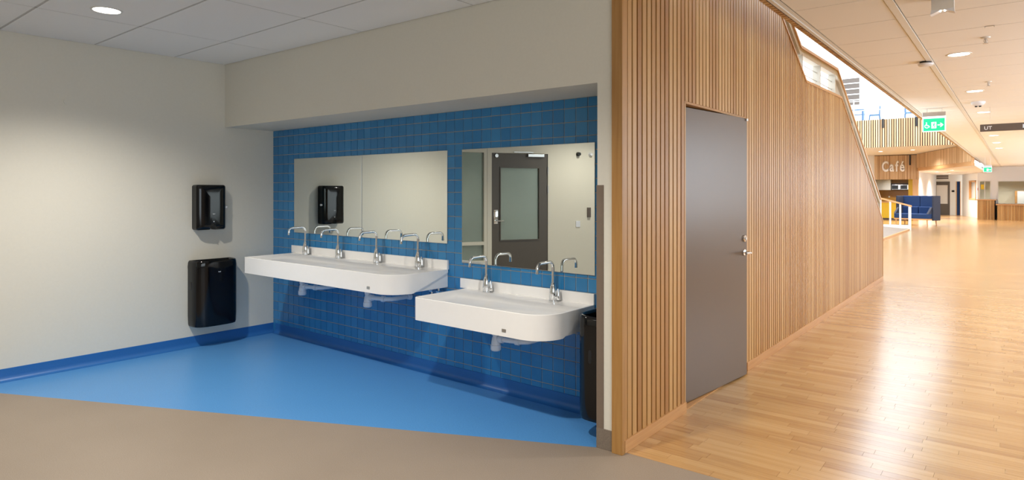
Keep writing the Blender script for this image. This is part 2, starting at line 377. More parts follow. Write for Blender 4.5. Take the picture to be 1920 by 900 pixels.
# ------------------------------------------------------------------ grey door in the slat wall (ajar)
dm = COR @ T(-1.834, 4.162, 0) @ RZ(-math.atan2(0.1, 1.005))
d1 = thing('door_1', 'plain grey-brown door standing slightly ajar in the slat wall', 'door', dm, kind='structure')
bm = B(); rbox(bm, -0.045, 0, 0, 1.112, 0.012, 2.088, 0.002); mk('leaf', bm, M_DOOR, d1)
for z in (0.25, 1.55, 1.84):
    bm = B(); tube(bm, [(0.006, 0.004, z - 0.05), (0.006, 0.004, z + 0.05)], 0.008, 10); box(bm, 0.0, 0.003, 0.004, 0.03, z - 0.05, z + 0.05); mk('hinge', bm, M_STEEL, d1, smooth=40)
def roset(bm, y, z, r, x0, x1, n=20): loft(bm, [[(x, y + rr * math.cos(2 * PI * i / n), z + rr * math.sin(2 * PI * i / n)) for i in range(n)] for x, rr in ((x0, r), (x0 + (x1 - x0) * 0.7, r), (x1, r * 0.8))])
bm = B(); roset(bm, 1.055, 1.005, 0.026, 0, 0.012)
tube(bm, [(0.008, 1.055, 1.005), (0.05, 1.055, 1.005), (0.062, 1.048, 1.005), (0.066, 1.02, 1.005), (0.066, 0.95, 1.005)], 0.0095, 10)
mk('lever_handle', bm, M_CHROME, d1, smooth=40)
bm = B(); roset(bm, 1.055, 1.117, 0.027, 0, 0.016); k = mk('lock_cylinder', bm, M_CHROME, d1, smooth=40)
bm = B(); roset(bm, 1.055, 1.117, 0.013, 0.014, 0.022); mk('key_hole', bm, M_STEEL, k, smooth=40)
bm = B(); rbox(bm, -0.04, -0.005, 1.112, 1.1145, 1.035, 1.095, 0.001); mk('latch_plate', bm, M_ORANGE, d1, label='orange tape on the door edge')
bm = B(); rbox(bm, -0.02, 0.012, 1.085, 1.112, 2.066, 2.086, 0.002); mk('door_stop', bm, M_STEEL, d1)

# ------------------------------------------------------------------ ceilings
sl = [(-9.6, -5.6), (3.2, -5.6), c2w(3.0, 3.9), c2w(-1.93, 3.9), (XL - 0.2, 3.8), (-9.6, 3.8)]
ceil = slab_poly('ceiling', sl, ZC + 0.02, ZC + 0.14, M_GRID, 'white suspended panel ceiling over the washroom', 'ceiling')
yl = [1.325 + 0.663 * k for k in range(-4, 3)]; xl = [XL] + [-5.32 + 1.18 * k for k in range(0, 5)]
for i in range(len(xl) - 1):
    for j in range(len(yl)):
        x0, x1, y0 = xl[i] + 0.004, xl[i + 1] - 0.004, yl[j] + 0.0085
        if j < len(yl) - 1: p = [(x0, y0), (x1, y0), (x1, yl[j + 1] - 0.0085), (x0, yl[j + 1] - 0.0085)]
        else: p = [(x0, y0), (x1, y0), (x1, front_y(x1) - 0.006), (x0, front_y(x0) - 0.006)]
        bm = B(); prism(bm, [(a_, b_, ZC) for a_, b_ in p], (0, 0, 0.02)); mk('panel', bm, M_CEIL, ceil)
for y in yl:
    bm = B(); box(bm, XL, -0.6, y - 0.0072, y + 0.0072, ZC + 0.0025, ZC + 0.02); mk('grid_bar', bm, M_GRID, ceil)
for x in xl[1:]:
    bm = B(); box(bm, x - 0.0038, x + 0.0038, yl[0], front_y(x) - 0.01, ZC + 0.0015, ZC + 0.0195); mk('shadow_joint', bm, M_SIGNB, ceil)  # dark bar stands in for the shade inside the panel joint
cc = slab_poly('ceiling_corridor', [(AV + 0.04, 3.3), (3.0, 3.3), (3.0, 48.5), (AV + 0.04, 48.5)], ZC + 0.02, 3.55, M_GRID, 'white panel ceiling along the corridor with an open edge', 'ceiling', COR)
bk = [3.3] + [4.757 + 0.675 * k for k in range(-2, 64)]
for i in range(len(bk) - 1):
    for a0, a1 in ((-1.232, -0.692), (-0.640, 2.2)):
        bm = B(); box(bm, a0 + 0.002, a1 - 0.002, bk[i] + 0.004, bk[i + 1] - 0.004, ZC, ZC + 0.02)
        bmesh.ops.bevel(bm, geom=[e for e in bm.edges if e.calc_length() > 0.1 and all(v.co.z < ZC + 0.001 for v in e.verts)], offset=0.004, segments=1, affect='EDGES')
        mk('panel', bm, M_CEIL, cc)
bm = B(); rbox(bm, -0.690, -0.642, 3.3, 47.9, ZC - 0.006, ZC + 0.02, 0.002); mk('service_strip', bm, M_STEELW, cc)
for a0, a1, dz in ((-1.262, -1.236, 0.0), (-1.29, -1.264, -0.008)):
    bm = B(); box(bm, a0, a1, 3.3, 47.9, ZC + dz, ZC + 0.02); mk('edge_trim', bm, M_STEELW, cc)
bm = B(); b = 3.3
while b < 36: box(bm, AV, AV + 0.036, b, b + 0.045, ZC - 0.012, 3.6); b += 0.063
o = mk('fascia_slats', bm, M_SLAT, cc); o['kind'] = 'stuff'
bm = B(); box(bm, AV + 0.0365, AV + 0.0405, 3.3, 36, ZC - 0.01, 3.6); mk('fascia_backing', bm, M_BACK, cc)

# ------------------------------------------------------------------ walls out of frame and behind the camera (seen in the mirrors)
bm = B(); prism(bm, [(XL - 0.14, 1.0, 0), (XL - 0.14, 1.14, 0), (-9.5, 1.14, 0), (-9.5, 1.0, 0)], (0, 0, 2.8))
struct(mk('wall_return', bm, M_WALL), 'off-white return wall at the end of the side wall', 'wall')
bm = B(); box(bm, -4.6, 3.2, -5.6, -5.5, 0, 2.8); struct(mk('wall_rear', bm, M_WALL), 'off-white wall behind the camera', 'wall')
bm = B(); box(bm, 3.0, 3.1, -5.6, 48.5, 0, 2.8); struct(mk('wall_right', bm, M_WHITE, mw=COR), 'white corridor wall with large windows', 'wall')
for n, (b0, b1, z0, z1) in enumerate(((5.2, 12.8, 0.9, 2.6), (-4.4, 1.2, 0.8, 2.5), (18.0, 40.0, 0.9, 2.6))):  # assumed windows, unseen; frames around the added daylight area lights
    w = thing('window_%d' % (2, 3, 8)[n], ('wide daylit window in the corridor wall', 'daylit window in the wall behind the camera', 'long daylit window wall further down the corridor')[n], 'window', COR, kind='structure')
    bm = B()
    for c in ((b0 - 0.07, b0, z0 - 0.07, z1 + 0.07), (b1, b1 + 0.07, z0 - 0.07, z1 + 0.07), (b0, b1, z0 - 0.07, z0), (b0, b1, z1, z1 + 0.07)): box(bm, 2.94, 3.0, *c)
    mk('frame', bm, M_STEELW, w)
    bm = B(); box(bm, 2.985, 2.998, b0, b1, z0, z1); mk('pane', bm, M_WHITE, w)  # opaque white sheet, no glass; the added area light sits before it
DW = Matrix(((0.468, 0.884, 0, -6.565), (-0.884, 0.468, 0, -0.2), (0, 0, 1, 0), (0, 0, 0, 1)))
bm = B()
for s0, s1, z0, z1 in ((-1.33, -0.55, 0, 2.8), (-0.55, 1.04, 2.17, 2.8), (1.04, 6.0, 0, 2.8), (-0.55, -0.08, 0, 0.36)): box(bm, s0, s1, -0.12, 0, z0, z1)
struct(mk('wall_entrance', bm, M_WALL, mw=DW), 'off-white wall with a dark glazed door, seen in the mirror', 'wall')
bm = B(); box(bm, -3.5, 4.0, -2.4, -2.3, 0, 2.8); struct(mk('wall_room_beyond', bm, M_WHITE, mw=DW), 'pale wall of the room beyond the glazed door', 'wall')
d2 = thing('door_2', 'dark brown glazed door reflected in the shorter mirror', 'door', DW, kind='structure')
bm = B()
for c in ((0.0, 0.148, 0.01, 2.085), (0.811, 0.963, 0.01, 2.085), (0.148, 0.811, 0.01, 0.725), (0.148, 0.811, 1.86, 2.085)): box(bm, c[0], c[1], -0.05, 0.0, c[2], c[3])
mk('leaf', bm, M_DKDOOR, d2)
bm = B()
for c in ((0.135, 0.15, 0.712, 1.872), (0.809, 0.824, 0.712, 1.872), (0.15, 0.809, 0.712, 0.728), (0.15, 0.809, 1.857, 1.872)): box(bm, c[0], c[1], 0, 0.012, c[2], c[3])
mk('glazing_bead', bm, M_DKDOOR, d2)
bm = B(); box(bm, 0.148, 0.811, -0.03, -0.022, 0.725, 1.86); mk('pane', bm, M_GLASSG, d2)
bm = B()
for c in ((-0.075, -0.003, 0, 2.17), (0.966, 1.04, 0, 2.17), (-0.003, 0.966, 2.09, 2.17)): box(bm, c[0], c[1], -0.10, 0.014, c[2], c[3])
mk('door_frame', bm, M_WALL, d2)
bm = B(); rbox(bm, 0.605, 0.887, 0, 0.05, 2.035, 2.082, 0.004); dc = mk('door_closer', bm, M_STEEL, d2)
bm = B(); rbox(bm, 0.36, 0.70, 0.03, 0.045, 2.10, 2.115, 0.003); mk('closer_arm', bm, M_STEEL, dc)
bm = B(); rbox(bm, 0.035, 0.10, 0, 0.008, 0.98, 1.2, 0.003); tube(bm, [(0.067, 0, 1.03), (0.067, 0.05, 1.03), (0.08, 0.06, 1.03), (0.18, 0.06, 1.03)], 0.009, 8); roset2 = None
mk('lever_handle', bm, M_CHROME, d2, smooth=40)
for z in (0.3, 1.52, 1.82):
    bm = B(); tube(bm, [(0.966, 0.012, z - 0.06), (0.966, 0.012, z + 0.06)], 0.009, 8); mk('hinge', bm, M_STEEL, d2, smooth=40)
bm = B(); tube(bm, [(0.075, 0, 2.045), (0.075, 0.03, 2.045)], 0.028, 14); mk('door_stop', bm, M_STEEL, d2, smooth=40)
w = thing('window_1', 'tall sidelight beside the dark glazed door, seen in the mirror', 'window', DW, kind='structure')
bm = B()
for c in ((-0.55, -0.49, 0.36, 2.17), (-0.13, -0.078, 0.36, 2.17), (-0.49, -0.13, 2.09, 2.17), (-0.49, -0.13, 0.66, 0.71), (-0.49, -0.13, 0.36, 0.42)): box(bm, c[0], c[1], -0.1, 0.012, c[2], c[3])
mk('frame', bm, M_WALL, w)
for z0, z1 in ((0.42, 0.66), (0.71, 2.09)):
    bm = B(); box(bm, -0.49, -0.13, -0.05, -0.042, z0, z1); mk('pane', bm, M_GLASSG, w)
bm = B(); rbox(bm, 1.69, 1.75, 0, 0.03, 1.06, 1.22, 0.004); tag(mk('door_opener_switch', bm, M_SIGNB, mw=DW), 'grey switch box on the wall beside the glazed door, in the mirror', 'switch')
bm = B(); rbox(bm, 1.48, 1.56, 0, 0.01, 0.90, 1.0, 0.003); tag(mk('socket_plate', bm, M_PLAST, mw=DW), 'pale square plate low on the wall in the shorter mirror', 'wall plate')
bm = B(); tube(bm, [(1.52, 0, 2.1), (1.52, 0.06, 2.1)], [0.035, 0.028], 14); tag(mk('wall_detector', bm, M_BLACKM, mw=DW, smooth=40), 'small black sensor high on the wall in the shorter mirror', 'sensor')
bm = B(); tube(bm, [(1.75, 0, 2.1), (1.75, 0.05, 2.1)], [0.034, 0.022], 14); tag(mk('wall_sounder', bm, M_PLAST, mw=DW, smooth=40), 'small white alarm sounder high on the wall in the shorter mirror', 'alarm')

# ------------------------------------------------------------------ washbasins
def basin(x0, x1, zt, zb, label, traps, badge_x):
    yf, r, xa0, L0 = 3.09, 0.19, x0 + 0.065, Vector(((x0 + x1) / 2, YT - 0.3, zb))
    root = thing('washbasin', label, 'sink', Matrix.Translation(L0)); inv = Matrix.Translation(-L0)
    def path(i, yb, n=12):
        l = [(xa0 + i, yb)] + [(xa0 + i, yf + r)] + arc(xa0 + i + max(0.035 - i, 0.02), yf + i + max(0.035 - i, 0.02), max(0.035 - i, 0.02), 180, 270, n) + arc(x1 - r, yf + r, r - i, 270, 360, n) + [(x1 - i, yb)]
        return l
    bm = B(); out, inn = path(0, YT - 0.012), path(0.012, YT - 0.012); k = len(out); loops = []
    for q in range(k):
        lo = zt - 0.028 if q in (0, k - 1) else zb
        loops.append([(out[q][0], out[q][1], lo), (out[q][0], out[q][1], zt - 0.003), (inn[q][0], inn[q][1], zt - 0.003), (inn[q][0], inn[q][1], lo)])
    loft(bm, loops); mk('apron', bm, M_SINK, root, inv, smooth=30)
    bm = B(); lp = []
    for i, yb, z in ((0.0, YT - 0.012, zt - 0.003), (0.003, YT - 0.012, zt), (0.016, YT - 0.014, zt), (0.024, YT - 0.16, zt - 0.004), (0.060, YT - 0.19, zt - 0.030), (0.11, YT - 0.22, zt - 0.045)):
        lp.append([(x, min(y, yb), z) for x, y in path(i, yb)])
    loft(bm, lp, cap0=False); mk('bowl', bm, M_SINK, root, inv, smooth=50)
    bm = B(); rbox(bm, x0, x1, YT - 0.022, YT - 0.0005, zt - 0.004, zt + 0.072, 0.003)
    mk('backsplash', bm, M_SINK, root, inv)
    for xa in (xa0 + 0.014, x1 - 0.022):
        bm = B(); rbox(bm, xa, xa + 0.008, yf + r - 0.02, YT - 0.001, zb + 0.004, zt - 0.006, 0.001); mk('bracket', bm, M_SINK, root, inv)
    bm = B(); rbox(bm, badge_x - 0.017, badge_x + 0.017, yf - 0.0025, yf + 0.001, zb + 0.028, zb + 0.048, 0.0008); mk('badge', bm, M_STEEL, root, inv, label='small grey maker plate')
    for tx, ty in traps:
        bm = B(); z = zb
        lathe(bm, [(0.019, 0.03), (0.019, -0.062), (0.026, -0.064), (0.026, -0.092), (0.021, -0.096), (0.027, -0.115), (0.033, -0.150), (0.033, -0.158), (0.037, -0.160), (0.037, -0.192), (0.030, -0.20)][::-1], 16, (tx, ty, z))
        tp = mk('drain_trap', bm, M_PLAST, root, inv, smooth=40)
        q = z - 0.116
        bm = B(); tube(bm, [(tx + 0.02, ty, q), (tx + 0.10, ty + 0.01, q), (tx + 0.20, ty + 0.03, q), (tx + 0.235, ty + 0.06, q), (tx + 0.245, ty + 0.12, q), (tx + 0.245, YT - 0.004, q)], 0.018, 12)
        tube(bm, [(tx + 0.03, ty + 0.002, q), (tx + 0.062, ty + 0.006, q)], 0.026, 12); tube(bm, [(tx + 0.16, ty + 0.021, q), (tx + 0.19, ty + 0.028, q)], 0.025, 12)
        tube(bm, [(tx + 0.245, YT - 0.035, q), (tx + 0.245, YT - 0.004, q)], [0.022, 0.03], 14)
        mk('drain_pipe', bm, M_PLAST, tp, smooth=40)
    return root, inv
rt, inv = basin(-5.906, -3.656, 0.872, 0.722, 'long white washbasin with four taps under the wide mirror', ((-5.333, 3.40), (-4.36, 3.40)), -3.955)
for vx in (-3.80, -3.72):
    bm = B()
    tube(bm, [(vx, YT - 0.004, 0.69), (vx, YT - 0.05, 0.69)], 0.011, 10); tube(bm, [(vx, YT - 0.05, 0.665), (vx, YT - 0.05, 0.735)], 0.009, 10)
    tube(bm, [(vx - 0.018, YT - 0.06, 0.69), (vx + 0.018, YT - 0.06, 0.69)], 0.009, 8)
    mk('supply_valve', bm, M_CHROME, rt, inv, smooth=40)
basin(-3.512, -2.280, 0.743, 0.582, 'short white washbasin with two taps beside the pier', ((-2.935, 3.40),), -2.60)
def tap(x, zt, label):
    root = thing('tap', label, 'tap', T(x, 3.60, zt), 'taps on the washbasins')
    bm = B(); lathe(bm, [(0.029, 0.0), (0.029, 0.004), (0.0275, 0.006), (0.0275, 0.05), (0.026, 0.075), (0.021, 0.10), (0.014, 0.122), (0.0115, 0.128)], 20); mk('body', bm, M_CHROME, root, smooth=35)
    h = 0.272; R = 0.042
    pth = [(0, 0, 0.115), (0, 0, h - R)] + [(0, -R + R * math.cos(math.radians(t)), h - R + R * math.sin(math.radians(t))) for t in (22, 45, 68, 90)] \
        + [(0, -0.145, h - 0.002)] + [(0, -0.145 - 0.035 * math.sin(math.radians(t)), h - 0.037 + 0.035 * math.cos(math.radians(t))) for t in (25, 50, 75, 90)] + [(0, -0.18, h - 0.062)]
    bm = B(); tube(bm, pth, 0.0105, 12); sp = mk('spout', bm, M_CHROME, root, smooth=40)
    bm = B(); tube(bm, [(0, -0.18, h - 0.054), (0, -0.18, h - 0.070)], 0.0112, 12); mk('aerator', bm, M_CHROME, sp, smooth=40)
    bm = B(); lathe(bm, [(0.0125, 0.09), (0.0125, 0.122), (0.010, 0.125)], 16); mk('collar', bm, M_CHROME, root, smooth=35)
    bm = B(); tube(bm, [(0.02, 0, 0.03), (0.040, 0, 0.03)], 0.013, 12); tube(bm, [(0.044, 0, 0.012), (0.044, 0, 0.05), (0.041, 0, 0.088)], [0.013, 0.012, 0.007], 12); mk('lever', bm, M_CHROME, root, smooth=40)
for k, x in enumerate((-5.593, -5.055, -4.493, -3.956)):
    tap(x, 0.8705, ('chrome swan-neck tap at the far left of the long washbasin', 'second chrome tap from the left on the long washbasin', 'third chrome tap from the left on the long washbasin', 'chrome tap at the right end of the long washbasin')[k])
tap(-3.201, 0.7415, 'left of the two chrome taps on the short washbasin')
tap(-2.586, 0.7415, 'right of the two chrome taps on the short washbasin')

# ------------------------------------------------------------------ mirrors
def mirror(x0, x1, z0, z1, label):
    root = thing('wall_mirror', label, 'mirror', T((x0 + x1) / 2, YT, z0))
    w = (x1 - x0) / 2; h = z1 - z0
    bm = B(); box(bm, -w, w, -0.007, -0.001, 0, h); mk('backing', bm, M_STEEL, root)
    bm = B(); box(bm, -w + 0.003, w - 0.003, -0.0075, -0.007, 0.003, h - 0.003); mk('glass', bm, M_MIRROR, root)
mirror(-5.878, -4.771, 1.075, 1.826, 'left pane of the wide mirror, showing the black dispenser')
mirror(-4.767, -3.670, 1.075, 1.826, 'right pane of the wide mirror over the long washbasin')
mirror(-3.507, -2.281, 0.935, 1.826, 'taller mirror over the short washbasin, showing a dark door')

# ------------------------------------------------------------------ towel dispensers and bins
def dispenser(mw, w, h, d, label):
    root = thing('towel_dispenser', label, 'dispenser', mw, 'black towel dispensers')
    r = 0.022; hw = w / 2; nc = 0.03 * w; nw = 0.032; nh = 0.040
    out = arc(hw - r, h - r, r, 0, 90, 5) + arc(-hw + r, h - r, r, 90, 180, 5) + arc(-hw + r, r, r, 180, 270, 5) \
        + [(nc - nw, 0), (nc - nw + 0.004, nh - 0.012), (nc - nw + 0.014, nh), (nc + nw - 0.014, nh), (nc + nw - 0.004, nh - 0.012), (nc + nw, 0)] + arc(hw - r, r, r, 270, 360, 5)
    def sc_(i): return [(y * (1 - 2 * i / w), (z - h / 2) * (1 - 2 * i / h) + h / 2) for y, z in out]
    bm = B(); loft(bm, [[(x - (0.022 * (y / hw) ** 2 if x > d - 0.03 else 0), y, z) for y, z in sc_(i)] for x, i in ((0.0005, 0.0), (d - 0.040, 0.0), (d - 0.014, 0.004), (d - 0.004, 0.013), (d, 0.03), (d, 0.05), (d, 0.08), (d, 0.11), (d, 0.13))])
    mk('housing', bm, M_BLACK, root, smooth=32)
    bm = B(); tube(bm, [(d * 0.62, hw - 0.002, h * 0.50), (d * 0.62, hw + 0.018, h * 0.50)], [0.010, 0.012], 12); mk('knob', bm, M_PLAST, root, smooth=40, label='small pale turning knob')
    bm = B()
    for k in range(4): rbox(bm, d + 0.0016, d + 0.0026, nc - 0.011 + 0.006 * k, nc - 0.0068 + 0.006 * k, h * 0.345, h * 0.345 + (0.009 if k in (0, 3) else 0.006), 0.0003, 1)
    mk('logo', bm, M_TEXT, root, label='tiny white logo')
    bm = B(); tube(bm, [(d, nc, h * 0.185), (d + 0.003, nc, h * 0.185)], 0.0055, 10); mk('lock', bm, M_PLAST, root, smooth=40)
def waste_bin(mw, w, d, h, label):
    root = thing('waste_bin', label, 'bin', mw, 'black wall-hung bins')
    hw = w / 2; xc = 0.05
    def lp(s, z, back=0.001):
        out = []
        for k in range(33):
            t = math.radians(-90 + 180 * k / 32); c, n = max(math.cos(t), 0), math.sin(t)
            x = xc + (d - xc) * c ** 0.62; y = hw * math.copysign(abs(n) ** 0.62, n)
            out.append((d / 2 + (x - d / 2) * s, y * s, z))
        e = d / 2 + (back - d / 2) * s
        return [(max(e, 0.001), out[0][1], z)] + out + [(max(e, 0.001), out[-1][1], z)]
    bm = B(); loft(bm, [lp(0.955, 0.0), lp(0.975, 0.012), lp(0.985, 0.02), lp(1.0, 0.10), lp(1.0, h - 0.075)])
    mk('body', bm, M_BLACK, root, smooth=35)
    bm = B(); loft(bm, [lp(1.004, h - 0.078), lp(1.006, h - 0.055), lp(0.99, h - 0.022), lp(0.965, h - 0.006), lp(0.93, h), lp(0.86, h - 0.002), lp(0.80, h - 0.015), lp(0.78, h - 0.07)], True, True)
    mk('rim', bm, M_BLACK, root, smooth=40)
    for sgn in (-1, 1):
        bm = B(); sl_ = [(0.075 + q[0], q[1]) for q in arc(0, h * 0.62 + 0.03, 0.011, 0, 180, 6) + arc(0, h * 0.62 - 0.03, 0.011, 180, 360, 6)]
        prism(bm, [(x, sgn * (hw + 0.0006), z) for x, z in sl_], (0, -sgn * 0.004, 0)); mk('grip_slot', bm, M_BLACKM, root)
    bm = B()
    for k in range(4): rbox(bm, d - 0.004, d + 0.0012, -0.012 + 0.006 * k, -0.0078 + 0.006 * k, h - 0.115, h - 0.115 + (0.009 if k in (0, 3) else 0.006), 0.0003, 1)
    mk('logo', bm, M_TEXT, root, label='tiny white logo')
dispenser(T(XL, 2.955, 1.122), 0.285, 0.436, 0.128, 'black glossy paper towel dispenser on the off-white side wall')
waste_bin(T(XL, 2.985, 0.205), 0.425, 0.20, 0.628, 'black glossy waste bin hung on the wall below the towel dispenser')
nx = c2w(-1.93, 3.45)[0]
dispenser(T(nx, 3.5295, 1.122) @ RZ(PI), 0.25, 0.436, 0.118, 'black towel dispenser nearly hidden behind the off-white pier')
waste_bin(T(nx, 3.452, 0.118) @ RZ(PI), 0.385, 0.20, 0.628, 'black waste bin beside the short washbasin, half hidden by the pier')
bm = B(); tube(bm, [(XL, 1.79, 2.25), (XL + 0.006, 1.79, 2.25)], 0.03, 16); tag(mk('wall_plug', bm, M_WALL, smooth=40), 'faint round cover plate high on the off-white side wall', 'cover plate')

# ------------------------------------------------------------------ downlights
def downlight(x, y, z, label, power, color, r=0.085, group=None, ang=118, blend=0.75):
    root = thing('downlight', label, 'ceiling light', T(x, y, z), group)
    bm = B(); n = 28; loft(bm, [ring((0, 0, q), rr, n, (1, 0, 0), (0, 1, 0)) for rr, q in ((r + 0.014, 0.0), (r + 0.013, -0.004), (r, -0.005), (r - 0.002, -0.001))], False, False); mk('trim_ring', bm, M_STEELW, root, smooth=40)
    bm = B(); lathe(bm, [(r, -0.001), (r - 0.003, -0.003)], n); mk('diffuser', bm, M_LAMP, root)
    if power:
        l = bpy.data.lights.new('lamp_light', 'SPOT'); l.energy = power; l.color = color; l.spot_size = math.radians(ang); l.spot_blend = blend; l.shadow_soft_size = 0.05
        o = bpy.data.objects.new('lamp_light', l); COL.objects.link(o); o.parent = root; o.location = (0, 0, -0.06)
WARM = (1.0, 0.965, 0.91); NEUT = (1.0, 0.95, 0.87)
downlight(-5.014, 1.66, ZC, 'round recessed downlight in the panel ceiling above the side wall', 165, NEUT, ang=138, blend=1.0)
downlight(-2.35, 1.66, ZC, 'recessed downlight in front of the short washbasin', 165, NEUT, ang=138, blend=1.0)
downlight(-5.014, -1.1, ZC, 'recessed downlight near the glazed door', 95, NEUT, ang=150, blend=1.0)
downlight(-2.35, -1.1, ZC, 'recessed downlight behind the camera on the left', 80, NEUT, ang=150, blend=1.0)
downlight(0.4, 1.2, ZC, 'recessed downlight above the camera', 80, WARM, ang=150, blend=1.0)
pl = DW @ Vector((0.4, -1.2, 0)); downlight(pl.x, pl.y, ZC + 0.02, 'downlight in the room beyond the glazed door', 35, NEUT)  # lamp added to light the room behind the glass
ordn = ('', 'first', 'second', 'third', 'fourth', 'fifth', 'sixth', 'seventh', 'eighth', 'ninth', 'tenth', 'eleventh', 'twelfth', 'thirteenth', 'fourteenth')
for k in range(8):
    b = 4.41 + 2.78 * k; p = c2w(-0.42, b)
    downlight(p[0], p[1], ZC, ('downlight above the near corridor floor' if k == 0 else '%s round downlight along the corridor ceiling, counted from the camera' % ordn[k]), 58 + 30 * (k > 3), WARM, 0.085)
for k in range(8):
    p = c2w(1.5, 4.41 + 5.0 * k); downlight(p[0], p[1], ZC, '%s downlight in the corridor row beside the windows' % ordn[k + 1], 85 + 60 * (k > 4), WARM)  # unseen row, added to brighten the far corridor

# ------------------------------------------------------------------ ceiling devices and signs (corridor)
def cthing(name, label, cat, a, b, z, rot=0, group=None): return thing(name, label, cat, COR @ T(a, b, z) @ RZ(rot), group)
r_ = cthing('smoke_detector', 'white disc detector hung just below the corridor ceiling strip', 'detector', -0.70, 7.40, ZC)
bm = B(); lathe(bm, [(0.05, 0.0), (0.05, -0.02)], 24); mk('socket', bm, M_BLACKM, r_)
bm = B(); lathe(bm, [(0.064, -0.020), (0.066, -0.026), (0.064, -0.036), (0.05, -0.044), (0.02, -0.048)], 28); mk('housing', bm, M_PLAST, r_, smooth=40)
r_ = cthing('emergency_light', 'white box emergency light with two angled flaps under the ceiling', 'emergency light', -0.38, 5.02, ZC)
bm = B(); rbox(bm, -0.062, 0.062, -0.03, 0.03, -0.085, 0.0, 0.003); mk('housing', bm, M_STEELW, r_)
for s in (-1, 1):
    bm = B(); prism(bm, [(s * 0.012, -0.034, -0.086), (s * 0.062, -0.034, -0.078), (s * 0.066, -0.034, -0.108)], (0, 0.06, 0)); mk('reflector_flap', bm, M_PLAST, r_)
    bm = B(); lathe(bm, [(0.006, -0.085), (0.004, -0.094)], 10, (s * 0.012, -0.02, 0)); mk('led', bm, M_LAMP, r_, smooth=40)
def sprinkler(a, b, label):
    r_ = cthing('sprinkler', label, 'sprinkler', a, b, ZC)
    bm = B(); lathe(bm, [(0.034, 0.0), (0.03, -0.008), (0.012, -0.012)], 18); mk('escutcheon', bm, M_STEELW, r_, smooth=40)
    bm = B(); tube(bm, [(0, 0, -0.01), (0, 0, -0.05)], 0.006, 8); box(bm, -0.018, 0.018, -0.018, 0.018, -0.053, -0.05)
    for s in (-1, 1): tube(bm, [(s * 0.006, 0, -0.01), (s * 0.014, 0, -0.03), (s * 0.004, 0, -0.05)], 0.002, 6)
    mk('sprinkler_head', bm, M_STEEL, r_, smooth=40)
sprinkler(-0.203, 6.53, 'small steel sprinkler head beside the nearest visible corridor downlight'); sprinkler(-0.26, 9.2, 'tiny sprinkler head behind the first visible corridor downlight')
r_ = cthing('ceiling_bracket', 'small dark bracket clipped to a ceiling joint above the sprinkler', 'bracket', -0.165, 6.09, ZC)
bm = B(); box(bm, -0.03, 0.03, -0.003, 0.003, -0.006, 0.0)
for s in (-0.03, 0.026): box(bm, s, s + 0.004, -0.003, 0.003, -0.014, 0)
mk('clip', bm, M_STEEL, r_)
r_ = cthing('motion_sensor', 'white dome motion sensor with dark eyes on the corridor ceiling', 'sensor', -0.434, 11.23, ZC)
bm = B(); lathe(bm, [(0.085, 0.0), (0.085, -0.02), (0.06, -0.05), (0.035, -0.06)], 24); mk('housing', bm, M_PLAST, r_, smooth=40)
bm = B()
for s in (-0.022, 0.022): lathe(bm, [(0.018, -0.055), (0.014, -0.075)], 12, (s, -0.012, 0))
mk('lens', bm, M_BLACKM, r_, smooth=40)
def flat(bm, pts, y=-0.0135, th=0.0015): prism(bm, [(p[0], y, p[1]) for p in pts], (0, -th, 0))
